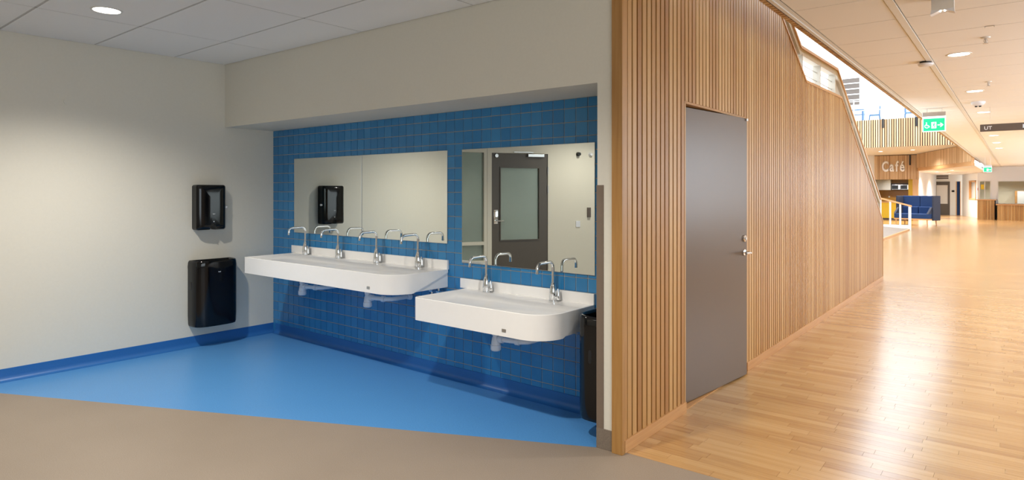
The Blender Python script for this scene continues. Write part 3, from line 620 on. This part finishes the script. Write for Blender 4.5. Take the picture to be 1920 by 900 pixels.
def exit_sign(a, b, w, h, top, label, detail=True):
    r_ = cthing('exit_sign', label, 'exit sign', a, b, ZC)
    bm = B(); rbox(bm, -w / 2, w / 2, -0.022, 0.022, -top - 0.065, -top, 0.003); mk('housing', bm, M_STEEL, r_)
    for s in (-0.3, 0.33): bm = B(); tube(bm, [(s * w, 0, -top), (s * w, 0, 0)], 0.004, 8); mk('hanger', bm, M_STEEL, r_, smooth=40)
    z0, z1 = -top - 0.065 - h, -top - 0.065
    bm = B(); box(bm, -w / 2, w / 2, -0.009, 0.009, z0, z1); pn = mk('light_panel', bm, M_SIGNW, r_)
    bm = B(); e = 0.012 * w / 0.29; box(bm, -w / 2 + e, w / 2 - e, -0.0122, -0.0092, z0 + e, z1 - h * 0.14); mk('green_field', bm, M_SIGNG, pn)
    sx = w / 0.29; zc = z0 + h * 0.42
    S = lambda pts, ox: [((ox + p[0]) * sx, zc + p[1] * sx) for p in pts]
    bm = B(); flat(bm, S([(0.045, 0.008), (0.09, 0.008), (0.072, 0.03), (0.088, 0.03), (0.118, 0), (0.088, -0.03), (0.072, -0.03), (0.09, -0.008), (0.045, -0.008)], 0)); mk('arrow', bm, M_SIGNW, pn)
    bm = B(); flat(bm, S([(-0.032, -0.046), (0.03, -0.046), (0.03, 0.046), (-0.032, 0.046)], 0)); mk('doorway_symbol', bm, M_SIGNW, pn)
    if detail:
        bm = B(); kk = dict(y=-0.0152, th=0.001)
        flat(bm, S(arc(0.008, 0.033, 0.008, 0, 330, 10), 0), **kk)
        for q in ([(-0.006, 0.022), (0.010, 0.022), (0.004, -0.012), (-0.010, -0.010)], [(0.002, -0.008), (0.012, -0.022), (0.006, -0.042), (-0.001, -0.042), (0.003, -0.024), (-0.006, -0.012)], [(-0.008, -0.008), (-0.016, -0.022), (-0.030, -0.026), (-0.030, -0.019), (-0.02, -0.016), (-0.012, -0.004)], [(0.008, 0.020), (0.022, 0.008), (0.019, 0.004), (0.006, 0.014)], [(-0.004, 0.022), (-0.020, 0.014), (-0.022, 0.0), (-0.017, 0.0), (-0.014, 0.010), (-0.002, 0.016)]): flat(bm, S(q, 0), **kk)
        mk('running_figure', bm, M_SIGNG, pn)
        bm = B(); o_, i_ = arc(-0.088, -0.012, 0.030, 100, 350, 14), arc(-0.088, -0.012, 0.021, 350, 100, 14); flat(bm, S(o_ + i_, 0))
        flat(bm, S([(-0.098, 0.028), (-0.088, 0.028), (-0.084, 0.002), (-0.064, 0.002), (-0.050, -0.026), (-0.058, -0.030), (-0.070, -0.008), (-0.094, -0.008)], 0)); flat(bm, S(arc(-0.094, 0.038, 0.008, 0, 330, 10), 0))
        mk('wheelchair_symbol', bm, M_SIGNW, pn)
exit_sign(-1.0, 11.72, 0.30, 0.235, 0.055, 'lit green exit sign with arrow hanging near the open ceiling edge')
exit_sign(-0.87, 30.0, 0.26, 0.20, 0.30, 'small lit green exit sign far down the corridor', False)
def letters(name, text, size, ext, m, parent, mw, gap=1.0, off=0.0):
    """each letter its own mesh, laid in the local XZ plane facing -Y"""
    x = 0.0
    for ch in text:
        cu = bpy.data.curves.new('t', 'FONT'); cu.body = ch; cu.size = size; cu.extrude = ext; cu.bevel_depth = off; cu.bevel_resolution = 0
        ob = bpy.data.objects.new('t', cu); COL.objects.link(ob); bpy.context.view_layer.update()
        me = bpy.data.meshes.new_from_object(ob.evaluated_get(bpy.context.evaluated_depsgraph_get()))
        bpy.data.objects.remove(ob); bpy.data.curves.remove(cu)
        me.transform(Matrix.Rotation(PI / 2, 4, 'X')); xs_ = [v.co.x for v in me.vertices]
        me.transform(Matrix.Translation((-min(xs_), 0, 0))); me.materials.clear(); me.materials.append(m)
        link(name, me, parent, mw @ T(x, 0, 0)); x += (max(xs_) - min(xs_)) + size * 0.085 * gap
    return x
r_ = cthing('hanging_sign', 'long brown hanging sign lettered UT below the corridor ceiling', 'sign', 0.16, 12.0, 2.39)
bm = B(); rbox(bm, -0.60, 0.60, -0.015, 0.015, 0, 0.108, 0.002); sp = mk('board', bm, M_SIGNB, r_)
letters('letter', 'UT', 0.072, 0.002, M_TEXT, sp, T(-0.548, -0.0165, 0.028), 0.9, 0.001)
bm = B(); box(bm, -0.095, -0.07, -0.018, -0.0152, 0.03, 0.085); mk('pictogram', bm, M_TEXTB, sp)
for s in (-0.48, 0.48, -0.06): bm = B(); tube(bm, [(s, 0, 0.108), (s, 0, ZC - 2.39)], 0.0015, 6); mk('wire', bm, M_STEEL, r_)

# ------------------------------------------------------------------ stair guard rail on the slat wall
g = cthing('stair_railing', 'white steel stair railing with oak cap on the slat wall', 'railing', -1.83, 7.3, 2.68); L0 = Vector((-1.83, 7.3, 2.68)); gi = Matrix.Translation(-L0)
GP = [(4.6, 3.0 + 0.556 * 2.57), (7.17, 3.0), (8.915, 3.02), (12.17, 1.345)]
bm = B(); coping(bm, [(b_, z - 0.065) for b_, z in GP], -1.865, -1.790, 0.065); mk('top_band', bm, M_RAIL, g, gi)
bm = B(); coping(bm, GP, -1.885, -1.775, 0.03); mk('oak_cap', bm, M_OAKY, g, gi)
for b_ in (5.6, 6.5, 7.24, 8.03, 8.80, 9.9, 11.0):
    zt_ = 3.0 + max(0, 7.17 - b_) * 0.556 - max(0, b_ - 8.915) * 0.52 - 0.05
    bm = B(); rbox(bm, -1.872, -1.785, b_ - 0.010, b_ + 0.010, wall_top(b_) + 0.02, zt_, 0.002); mk('post', bm, M_RAIL, g, gi)
bm = B(); rbox(bm, -1.875, -1.785, 12.14, 12.17, wall_top(12.15) + 0.02, 1.37, 0.002); mk('post', bm, M_RAIL, g, gi)
bm = B(); prism(bm, [(-1.832, 9.0, wall_top(9.1) + 0.05), (-1.832, 12.15, wall_top(12.15) + 0.045), (-1.832, 12.15, 1.30), (-1.832, 8.98, 2.93)], (0.006, 0, 0)); mk('infill_sheet', bm, M_RAIL, g, gi)
bm = B(); prism(bm, [(-1.832, 4.6, 3.0 + 0.556 * 2.57 - 0.24), (-1.832, 7.17, 2.76), (-1.832, 7.17, 2.93), (-1.832, 4.6, 3.0 + 0.556 * 2.57 - 0.07)], (0.006, 0, 0)); mk('infill_sheet', bm, M_RAIL, g, gi)
for z in (2.865, 2.768):
    bm = B(); tube(bm, [(-1.83, 7.24, z), (-1.83, 8.9, z + 0.005)], 0.005, 6); mk('rod', bm, M_STEEL, g, gi)

# ------------------------------------------------------------------ atrium and balcony
bm = B(); box(bm, -7.75, -7.6, 3.9, 48.5, 0, 11.0); struct(mk('wall_atrium', bm, M_WHITE, mw=COR), 'tall white side wall of the atrium', 'wall')
bm = B(); box(bm, -7.6, 3.0, 36.0, 36.2, 3.6, 11.0); struct(mk('wall_upper', bm, M_WHITE, mw=COR), 'bright white wall of the upper floor', 'wall')
bm = B(); box(bm, -7.6, AV, 30.06, 48.5, 3.28, 3.6); bal = struct(mk('floor_upper', bm, M_WHITE, mw=COR), 'balcony slab of the upper floor fronted with oak slats', 'floor')
bm = B(); a = -7.6
while a < AV: box(bm, a, a + 0.05, 30.0, 30.03, 3.27, 4.42); a += 0.082
o = mk('fascia_slats', bm, M_SLATF, bal); o['kind'] = 'stuff'
bm = B(); box(bm, -7.6, AV, 30.032, 30.058, 3.27, 4.42); mk('fascia_backing', bm, M_BACK, bal)
for a in (-5.5, -4.31, -3.14, -1.98):
    bm = B(); box(bm, a - 0.035, a + 0.035, 29.94, 29.99, 4.06, 4.43); mk('rail_bracket', bm, M_BLACKM, bal)
u = cthing('balcony_railing', 'slender pale railing along the balcony above the cafe', 'railing', -4.4, 30.1, 4.42); 
bm = B()
for z in (0.42, 0.82): tube(bm, [(-3.0, 0, z), (3.0, 0, z)], 0.018, 8)
mk('rail', bm, M_STEELW, u, smooth=40)
for a in (-1.0, 0.1, 1.25, 2.4):
    bm = B(); tube(bm, [(a, 0, 0), (a, 0, 0.85)], 0.022, 8); mk('post', bm, M_STEELW, u, smooth=40)
def bar_stool(a, b, z, rot, label):
    r_ = cthing('bar_stool', label, 'stool', a, b, z, rot, 'bar stools on the balcony')
    bm = B(); rbox(bm, -0.2, 0.2, -0.2, 0.2, 0.72, 0.77, 0.015); mk('seat', bm, M_STOOL, r_)
    bm = B(); rbox(bm, 0.17, 0.21, -0.19, 0.19, 1.0, 1.12, 0.01); mk('backrest', bm, M_STOOL, r_)
    for sx in (-1, 1):
        for sy in (-1, 1):
            bm = B(); tube(bm, [(sx * 0.24, sy * 0.22, 0), (sx * 0.18, sy * 0.17, 0.75)] + ([(0.19, sy * 0.17, 1.1)] if sx > 0 else []), 0.017, 8); mk('leg', bm, M_STOOL, r_, smooth=40)
    bm = B(); tube(bm, [(-0.22, -0.2, 0.3), (0.22, -0.2, 0.3), (0.22, 0.2, 0.3), (-0.22, 0.2, 0.3), (-0.22, -0.2, 0.3)], 0.012, 6); mk('footrest', bm, M_STOOL, r_)
bar_stool(-4.75, 30.9, 3.95, 0.2, 'blue-grey bar stool at the left of the balcony'); bar_stool(-3.45, 30.9, 3.95, PI + 0.2, 'blue-grey bar stool at the right of the balcony')
bm = B(); box(bm, -7.5, -1.4, 30.4, 35.9, 3.6, 3.95); struct(mk('floor_platform', bm, M_WHITE, mw=COR), 'raised platform on the balcony', 'floor')
r_ = cthing('bar_table', 'long narrow bar table behind the balcony railing', 'table', -5.9, 31.0, 3.95)
bm = B(); rbox(bm, -0.6, 0.75, -0.2, 0.2, 0.98, 1.04, 0.01); mk('top', bm, M_STOOL, r_)
bm = B(); rbox(bm, -0.6, 0.75, -0.02, 0.02, 0.80, 0.84, 0.005); mk('rail', bm, M_STOOL, r_)
for s in (-0.55, 0.7):
    bm = B(); rbox(bm, s - 0.03, s + 0.03, -0.15, 0.15, 0, 0.98, 0.005); mk('leg', bm, M_STOOL, r_)
r_ = thing('window_4', 'dark louvred window high on the upper white wall', 'window', COR @ T(-6.55, 35.98, 5.75), kind='structure')
bm = B(); box(bm, -0.42, 0.35, -0.02, 0.0, 0, 1.4); mk('pane', bm, M_SIGNB, r_)
for k in range(5):
    bm = B(); box(bm, -0.42, 0.35, -0.06, -0.02, 0.28 * k, 0.28 * k + 0.05); mk('louvre', bm, M_STEELW, r_)

slab_poly('ceiling_atrium', [(-7.6, 3.9), (3.0, 3.9), (3.0, 14.0), (-7.6, 14.0)], 8.0, 8.2, M_WHITE, 'high white roof over the near part of the atrium', 'ceiling', COR)  # unseen roof, added to keep sky light off the stair railing
# ------------------------------------------------------------------ ramp beyond the slat wall
r_ = cthing('ramp', 'low grey ramp with oak edge beyond the slat wall', 'ramp', -3.9, 25.0, 0)
bm = B(); prism(bm, [(-0.65, -5.0, 0.002), (0.68, -5.0, 0.002), (0.68, -5.0, 0.05), (-0.65, -5.0, 0.16)], (0, 8.1, 0)); mk('surface', bm, M_MAT, r_)
bm = B(); box(bm, 0.68, 0.74, -5.0, 3.1, 0.001, 0.055); mk('edge_board', bm, M_OAKY, r_)
r_ = cthing('ramp_railing', 'white post railing with sloping oak handrail at the ramp end', 'railing', -3.65, 28.2, 0)
hz = lambda a: 1.18 - (a + 0.52) / 1.02 * 0.29
bm = B(); prism(bm, [(-0.56, -0.04, hz(-0.56)), (0.54, -0.04, hz(0.54)), (0.54, -0.04, hz(0.54) + 0.06), (-0.56, -0.04, hz(-0.56) + 0.06)], (0, 0.08, 0)); mk('handrail', bm, M_OAKX, r_)
for a, w_ in ((-0.50, 0.09), (-0.16, 0.06), (0.17, 0.06), (0.48, 0.09)):
    bm = B(); box(bm, a - w_ / 2, a + w_ / 2, -0.02, 0.02, 0.0 if w_ > 0.08 else 0.16, hz(a)); mk('post', bm, M_STEELW, r_)
bm = B(); box(bm, -0.5, 0.5, -0.025, 0.025, 0.06, 0.20); mk('bottom_rail', bm, M_STEELW, r_)

# ------------------------------------------------------------------ cafe front
bm = B(); box(bm, -7.6, -5.7, 37.05, 37.2, 0, 3.28); struct(mk('wall_cafe_side', bm, M_WHITE, mw=COR), 'white wall left of the cafe opening', 'wall')
bm = B(); box(bm, -5.70, -3.80, 37.03, 37.2, 2.06, 3.28); cf = struct(mk('wall_cafe', bm, M_BACK, mw=COR), 'oak slat wall over the cafe opening', 'wall')
bm = B(); a = -5.70
while a < -3.84: box(bm, a, a + 0.052, 37.0, 37.03, 2.05, 3.25); a += 0.064
o = mk('slat_field', bm, M_SLATF, cf); o['kind'] = 'stuff'
bm = B(); rbox(bm, -4.04, -3.80, 36.98, 37.2, 0, 2.06, 0.004); mk('post', bm, M_SLATF, cf)
bm = B(); rbox(bm, -4.18, -4.12, 36.9, 36.98, 2.75, 3.24, 0.004); mk('dark_rod', bm, M_BLACKM, cf)
r_ = cthing('cafe_sign', 'white raised lettering reading Café on the oak slats', 'sign', -5.36, 36.97, 2.47)
x_end = letters('letter', 'Caf\u00e9', 0.70, 0.03, M_TEXT, r_, T(0, 0, 0), 1.2, 0.026)
sx_ = 1.03 / x_end
for ch in r_.children: ch.matrix_local = T(ch.location.x * sx_, 0, 0) @ Matrix.Diagonal((sx_, 1, 1, 1))
# oblique oak fascia and low white ceiling to its right
P0, P1 = Vector((-3.80, 36.6, 0)), Vector((-1.36, 29.8, 0)); dr = (P1 - P0).normalized(); Ln = (P1 - P0).length
FM = COR @ Matrix(((dr.x, -dr.y, 0, P0.x), (dr.y, dr.x, 0, P0.y), (0, 0, 1, 0), (0, 0, 0, 1)))
bm = B(); box(bm, 0, Ln, 0, 0.1, 2.45, 3.27); ff = struct(mk('wall_fascia', bm, M_OAKX, mw=FM), 'angled oak fascia above the passage to the dark door', 'wall')
bm = B(); s = 0.0
while s < Ln: box(bm, s, s + 0.05, -0.02, 0.0, 2.60, 3.26); s += 0.066
o = mk('slat_field', bm, M_SLATF, ff); o['kind'] = 'stuff'
slab_poly('ceiling_passage', [(-3.72, 36.7), (-1.27, 30.0), (-1.27, 48.0), (-6.5, 48.0), (-6.5, 37.25), (-3.9, 37.25)], 2.45, 2.55, M_WHITE, 'low white ceiling of the passage beyond the cafe', 'ceiling', COR)
for k, (a, b) in enumerate(((-3.2, 39.0), (-2.4, 36.5), (-3.0, 43.5))):
    p = c2w(a, b); downlight(p[0], p[1], 2.45, '%s small downlight in the low passage ceiling' % ('left', 'right', 'rear')[k], 430, (1, 0.97, 0.93), ang=150, blend=1.0)
for k, (a, b) in enumerate(((-4.9, 33.4), (-3.6, 33.0))):  # lamps added to light the cafe front
    p = c2w(a, b); downlight(p[0], p[1], 3.28, '%s downlight under the balcony in front of the cafe' % ('left', 'right')[k], 380, (1, 0.97, 0.93), ang=150, blend=1.0)
# kitchen behind the opening
bm = B(); box(bm, -6.2, -4.0, 40.0, 40.1, 0, 2.45); struct(mk('wall_kitchen', bm, M_MUSTARD, mw=COR), 'mustard tiled back wall of the cafe kitchen', 'wall')
r_ = cthing('wall_cabinet', 'grey wall cabinet in the cafe kitchen', 'cabinet', -5.75, 39.8, 1.52)
bm = B(); box(bm, -0.42, 0.42, -0.2, 0.19, 0, 0.66); mk('body', bm, M_GREYCAB, r_)
for s in (-0.21, 0.21):
    bm = B(); rbox(bm, s - 0.205, s + 0.205, -0.222, -0.202, 0.005, 0.655, 0.002); mk('door', bm, M_GREYCAB, r_)
r_ = cthing('oven_shelf', 'dark open shelf in the cafe kitchen', 'shelf', -4.88, 39.8, 1.52)
bm = B(); box(bm, -0.45, 0.45, -0.2, 0.19, 0, 0.03); box(bm, -0.45, 0.45, -0.2, 0.19, 0.33, 0.36); box(bm, -0.45, -0.42, -0.2, 0.19, 0.03, 0.33); box(bm, 0.42, 0.45, -0.2, 0.19, 0.03, 0.33); mk('carcass', bm, M_BLACKM, r_)
for k, a in enumerate((-5.08, -4.67)):
    r_ = cthing('microwave_oven', ('left black microwave oven on the cafe kitchen shelf', 'right black microwave oven on the cafe kitchen shelf')[k], 'microwave', a, 39.75, 1.552)
    bm = B(); rbox(bm, -0.2, 0.2, -0.17, 0.17, 0, 0.25, 0.005); mk('body', bm, M_STEEL, r_)
    bm = B(); rbox(bm, -0.19, 0.10, -0.178, -0.171, 0.02, 0.23, 0.002); mk('door', bm, M_BLACK, r_)
bm = B(); rbox(bm, -4.28, -4.05, 37.5, 39.9, 0, 2.44, 0.004); struct(mk('wall_yellow', bm, M_YELLOW, mw=COR), 'bright yellow side wall of the cafe opening', 'wall')
bm = B(); box(bm, -4.045, -3.93, 37.25, 47.4, 0, 2.45); struct(mk('wall_passage', bm, M_WHITE, mw=COR), 'white side wall of the passage beside the cafe', 'wall')
p = c2w(-5.1, 38.7); downlight(p[0], p[1], 2.45, 'downlight in the cafe kitchen ceiling', 160, WARM, ang=150, blend=1.0)  # lamp added to brighten the dim kitchen
r_ = cthing('cafe_counter', 'yellow cafe counter with pale top behind the ramp railing', 'counter', -5.03, 37.75, 0)
bm = B(); box(bm, -0.7, 0.7, -0.28, 0.3, 0.1, 0.88); mk('front', bm, M_YELLOW, r_)
bm = B(); rbox(bm, -0.72, 0.72, -0.32, 0.32, 0.88, 0.93, 0.004); mk('top', bm, M_OAKX, r_)
bm = B(); box(bm, -0.68, 0.68, -0.24, 0.28, 0.0, 0.1); mk('plinth', bm, M_SIGNB, r_)
for k, a in enumerate((-5.45, -4.75)):
    bm = B(); rbox(bm, a - 0.04, a + 0.04, 39.985, 40.0, 1.12, 1.2, 0.003); tag(mk('socket_plate', bm, M_PLAST, mw=COR), ('left socket plate on the mustard kitchen wall', 'right socket plate on the mustard kitchen wall')[k], 'wall plate')

# ------------------------------------------------------------------ high-backed sofas
def sofa(a, b, rot, label):
    r_ = cthing('high_back_sofa', label, 'sofa', a, b, 0, rot)
    for s in (-0.36, 0.36):
        bm = B(); rbox(bm, s - 0.352, s + 0.352, 0.36, 0.46, 0.22, 1.27, 0.02); mk('back_panel', bm, M_NAVY, r_)
        bm = B(); rbox(bm, s - 0.345, s + 0.345, 0.22, 0.36, 0.48, 0.80, 0.03); mk('back_cushion', bm, M_NAVY, r_)
        bm = B(); rbox(bm, s - 0.352, s + 0.352, -0.38, 0.34, 0.30, 0.50, 0.03); mk('seat_cushion', bm, M_NAVY, r_)
    for s in (-1, 1):
        bm = B(); rbox(bm, s * 0.72 - 0.03 + s * 0.03, s * 0.72 + 0.03 + s * 0.03, -0.10, 0.46, 0.22, 1.27, 0.015); mk('side_panel', bm, M_NAVYD, r_)
        bm = B(); prism(bm, [(s * 0.64, -0.38, 0.5), (s * 0.64, 0.2, 0.5), (s * 0.64, 0.2, 0.78), (s * 0.64, -0.1, 0.78)], (s * 0.08, 0, 0)); mk('armrest', bm, M_NAVYD, r_)
    bm = B(); rbox(bm, -0.72, 0.72, -0.36, 0.42, 0.24, 0.30, 0.005); mk('frame', bm, M_OAKX, r_)
    for x in (-0.66, 0.66):
        for y in (-0.33, 0.38):
            bm = B(); tube(bm, [(x, y, 0), (x * 0.97, y * 0.97, 0.25)], [0.018, 0.028], 10); mk('leg', bm, M_OAKX, r_, smooth=40)
sofa(-3.46, 32.65, math.radians(-22), 'blue high-backed sofa facing the camera in front of the cafe')
bm = B()

# ------------------------------------------------------------------ far end walls and reception
bm.free()
def wpieces(bm, a0, a1, b, th, holes, h):
    """wall along the corridor's A axis with rectangular holes (a0,a1,z0,z1)"""
    xs_ = sorted(set([a0, a1] + [q for hh in holes for q in hh[:2]]))
    for p, q in zip(xs_, xs_[1:]):
        hs = sorted([hh for hh in holes if hh[0] <= p + 1e-6 and hh[1] >= q - 1e-6], key=lambda t: t[2]); z = 0
        for hh in hs:
            if hh[2] > z: box(bm, p, q, b, b + th, z, hh[2])
            z = hh[3]
        if z < h: box(bm, p, q, b, b + th, z, h)
bm = B(); wpieces(bm, -6.5, -2.55, 47.4, 0.12, [(-4.03, -3.23, 0, 2.05), (-2.93, -2.70, 0, 2.05)], 2.45)
struct(mk('wall_end', bm, M_WHITE, mw=COR), 'white end wall with a dark framed door', 'wall')
d3 = thing('door_3', 'dark framed glazed door at the far end of the passage', 'door', COR @ T(-3.63, 47.4, 0), kind='structure')
bm = B()
for c in ((-0.40, -0.29, 0.0, 2.05), (0.29, 0.40, 0.0, 2.05), (-0.29, 0.29, 0.0, 0.68), (-0.29, 0.29, 1.83, 2.05)): box(bm, c[0], c[1], 0.0, 0.05, c[2], c[3])
mk('leaf', bm, M_DKDOOR, d3)
bm = B(); box(bm, -0.29, 0.29, 0.02, 0.03, 0.68, 1.83); mk('pane', bm, M_WHITE, d3)
d4 = thing('door_4', 'narrow oak framed doorway with a blue glazed door at the far end', 'door', COR @ T(-2.815, 47.4, 0), kind='structure')
bm = B(); box(bm, -0.115, -0.07, -0.02, 0.08, 0, 2.05); box(bm, 0.09, 0.115, -0.02, 0.08, 0, 2.05); mk('door_frame', bm, M_OAKX, d4)
bm = B(); box(bm, -0.07, 0.09, 0.06, 0.08, 0, 2.05); mk('leaf', bm, M_NAVY, d4)
bm = B(); rbox(bm, -4.0, -3.3, 47.30, 47.34, 2.42, 2.44, 0.002); bm.free()
for k, z in enumerate((2.32, 2.20)):
    bm = B(); rbox(bm, -3.85, -3.25, 46.6, 46.63, z, z + 0.09, 0.002); o = mk('direction_sign', bm, M_SIGNB, mw=COR); tag(o, ('upper brown direction sign hanging before the far door', 'lower brown direction sign hanging before the far door')[k], 'sign')
bm = B(); rbox(bm, -3.14, -3.0, 47.38, 47.4, 1.40, 1.52, 0.003); tag(mk('room_sign', bm, M_BLACKM, mw=COR), 'small black room sign beside the far dark door', 'sign')
# oblique wall with an oak framed window
Q0, Q1 = Vector((-2.58, 46.9, 0)), Vector((-1.70, 43.0, 0)); dr = (Q1 - Q0).normalized(); Ln = (Q1 - Q0).length
QM = COR @ Matrix(((dr.x, -dr.y, 0, Q0.x), (dr.y, dr.x, 0, Q0.y), (0, 0, 1, 0), (0, 0, 0, 1)))
bm = B(); w0, w1 = Ln * 0.50, Ln * 0.93
for c in ((0, w0, 0, 2.76), (w1, Ln, 0, 2.76), (w0, w1, 0, 0.98), (w0, w1, 2.06, 2.76)): box(bm, c[0], c[1], 0, 0.12, c[2], c[3])
struct(mk('wall_oblique', bm, M_WHITE, mw=QM), 'angled white wall with an oak framed window', 'wall')
w = thing('window_5', 'oak framed interior window in the angled white wall', 'window', QM, kind='structure')
bm = B()
for c in ((w0, w0 + 0.09, 0.98, 2.06), (w1 - 0.09, w1, 0.98, 2.06), (w0, w1, 0.98, 1.06), (w0, w1, 1.98, 2.06)): box(bm, c[0], c[1], -0.03, 0.13, c[2], c[3])
mk('frame', bm, M_OAKX, w)
bm = B(); box(bm, w0 + 0.09, w1 - 0.09, 0.08, 0.09, 1.06, 1.98); mk('pane', bm, M_GREYCAB, w)
# reception wall with hatch and window
bm = B(); wpieces(bm, -1.70, 3.0, 43.0, 0.12, [(-1.66, -1.10, 1.01, 2.03), (-0.83, 1.6, 0.78, 2.02)], 2.78)
struct(mk('wall_reception', bm, M_WHITE, mw=COR), 'white reception wall at the end of the corridor', 'wall')
bm = B(); box(bm, -2.0, 3.0, 46.0, 46.1, 0, 2.76); struct(mk('wall_office', bm, M_WALL, mw=COR), 'cream wall of the office behind the reception windows', 'wall')
for n, (a0, a1, z0, z1) in enumerate(((-1.66, -1.10, 1.01, 2.03), (-0.83, 1.6, 0.78, 2.02))):
    w = thing('window_%d' % (6 + n), ('small glazed hatch above the tall reception counter', 'wide office window above the low reception counter')[n], 'window', COR, kind='structure')
    bm = B()
    for c in ((a0, a0 + 0.04, z0, z1), (a1 - 0.04, a1, z0, z1), (a0, a1, z1 - 0.04, z1), (a0, a1, z0, z0 + 0.03)): box(bm, c[0], c[1], 42.98, 43.1, c[2], c[3])
    if n == 0: box(bm, a0 + 0.27, a0 + 0.30, 42.98, 43.1, z0, z1)
    mk('frame', bm, M_STEELW, w)
    bm = B(); box(bm, a0 + 0.04, a1 - 0.04, 43.05, 43.056, z0 + 0.03, z1 - 0.04); mk('pane', bm, M_GLASS, w)
bm = B(); rbox(bm, -1.54, -1.40, 43.02, 43.03, 1.56, 1.82, 0.002); tag(mk('notice', bm, M_YELLOW, mw=COR), 'yellow notice in the small reception hatch', 'notice')
bm = B(); rbox(bm, -1.69, -1.665, 42.95, 43.0, 1.5, 1.64, 0.003); tag(mk('call_point', bm, M_RED, mw=COR), 'small red call point at the corner by the reception', 'call point')
def counter(name, label, a0, a1, b0, b1, h):
    r_ = cthing(name, label, 'counter', (a0 + a1) / 2, b0, 0); w = (a1 - a0) / 2
    bm = B(); box(bm, -w + 0.02, w - 0.02, 0.03, b1 - b0, 0.0, h - 0.04); mk('carcass', bm, M_BACK, r_)
    bm = B(); s = -w + 0.02
    while s < w - 0.05: box(bm, s, s + 0.05, 0.0, 0.03, 0.0, h - 0.04); s += 0.066
    o = mk('front_slats', bm, M_SLAT, r_); o['kind'] = 'stuff'
    bm = B(); rbox(bm, -w - 0.05, w + 0.03, -0.06, b1 - b0, h - 0.04, h, 0.004); mk('top', bm, M_OAKX, r_)
counter('reception_counter', 'tall oak slatted reception counter at the end of the corridor', -1.65, -0.87, 41.3, 42.9, 1.03)
counter('reception_counter', 'lower oak slatted reception counter at the right edge', -0.80, 1.9, 40.6, 42.9, 0.80)
r_ = cthing('office_cabinet', 'white fronted oak cabinet seen through the office window', 'cabinet', 0.35, 45.6, 0.0)
bm = B(); box(bm, -0.45, 0.6, -0.25, 0.35, 0, 1.48); mk('carcass', bm, M_OAKX, r_)
for s in (-0.12, 0.34):
    bm = B(); rbox(bm, s - 0.22, s + 0.22, -0.275, -0.252, 0.02, 1.46, 0.003); mk('door', bm, M_PLAST, r_)
for k in range(2):
    p = c2w(-0.6 + 1.4 * k, 44.6); downlight(p[0], p[1], ZC, ('left', 'right')[k] + ' downlight in the office behind the reception window', 150, NEUT)
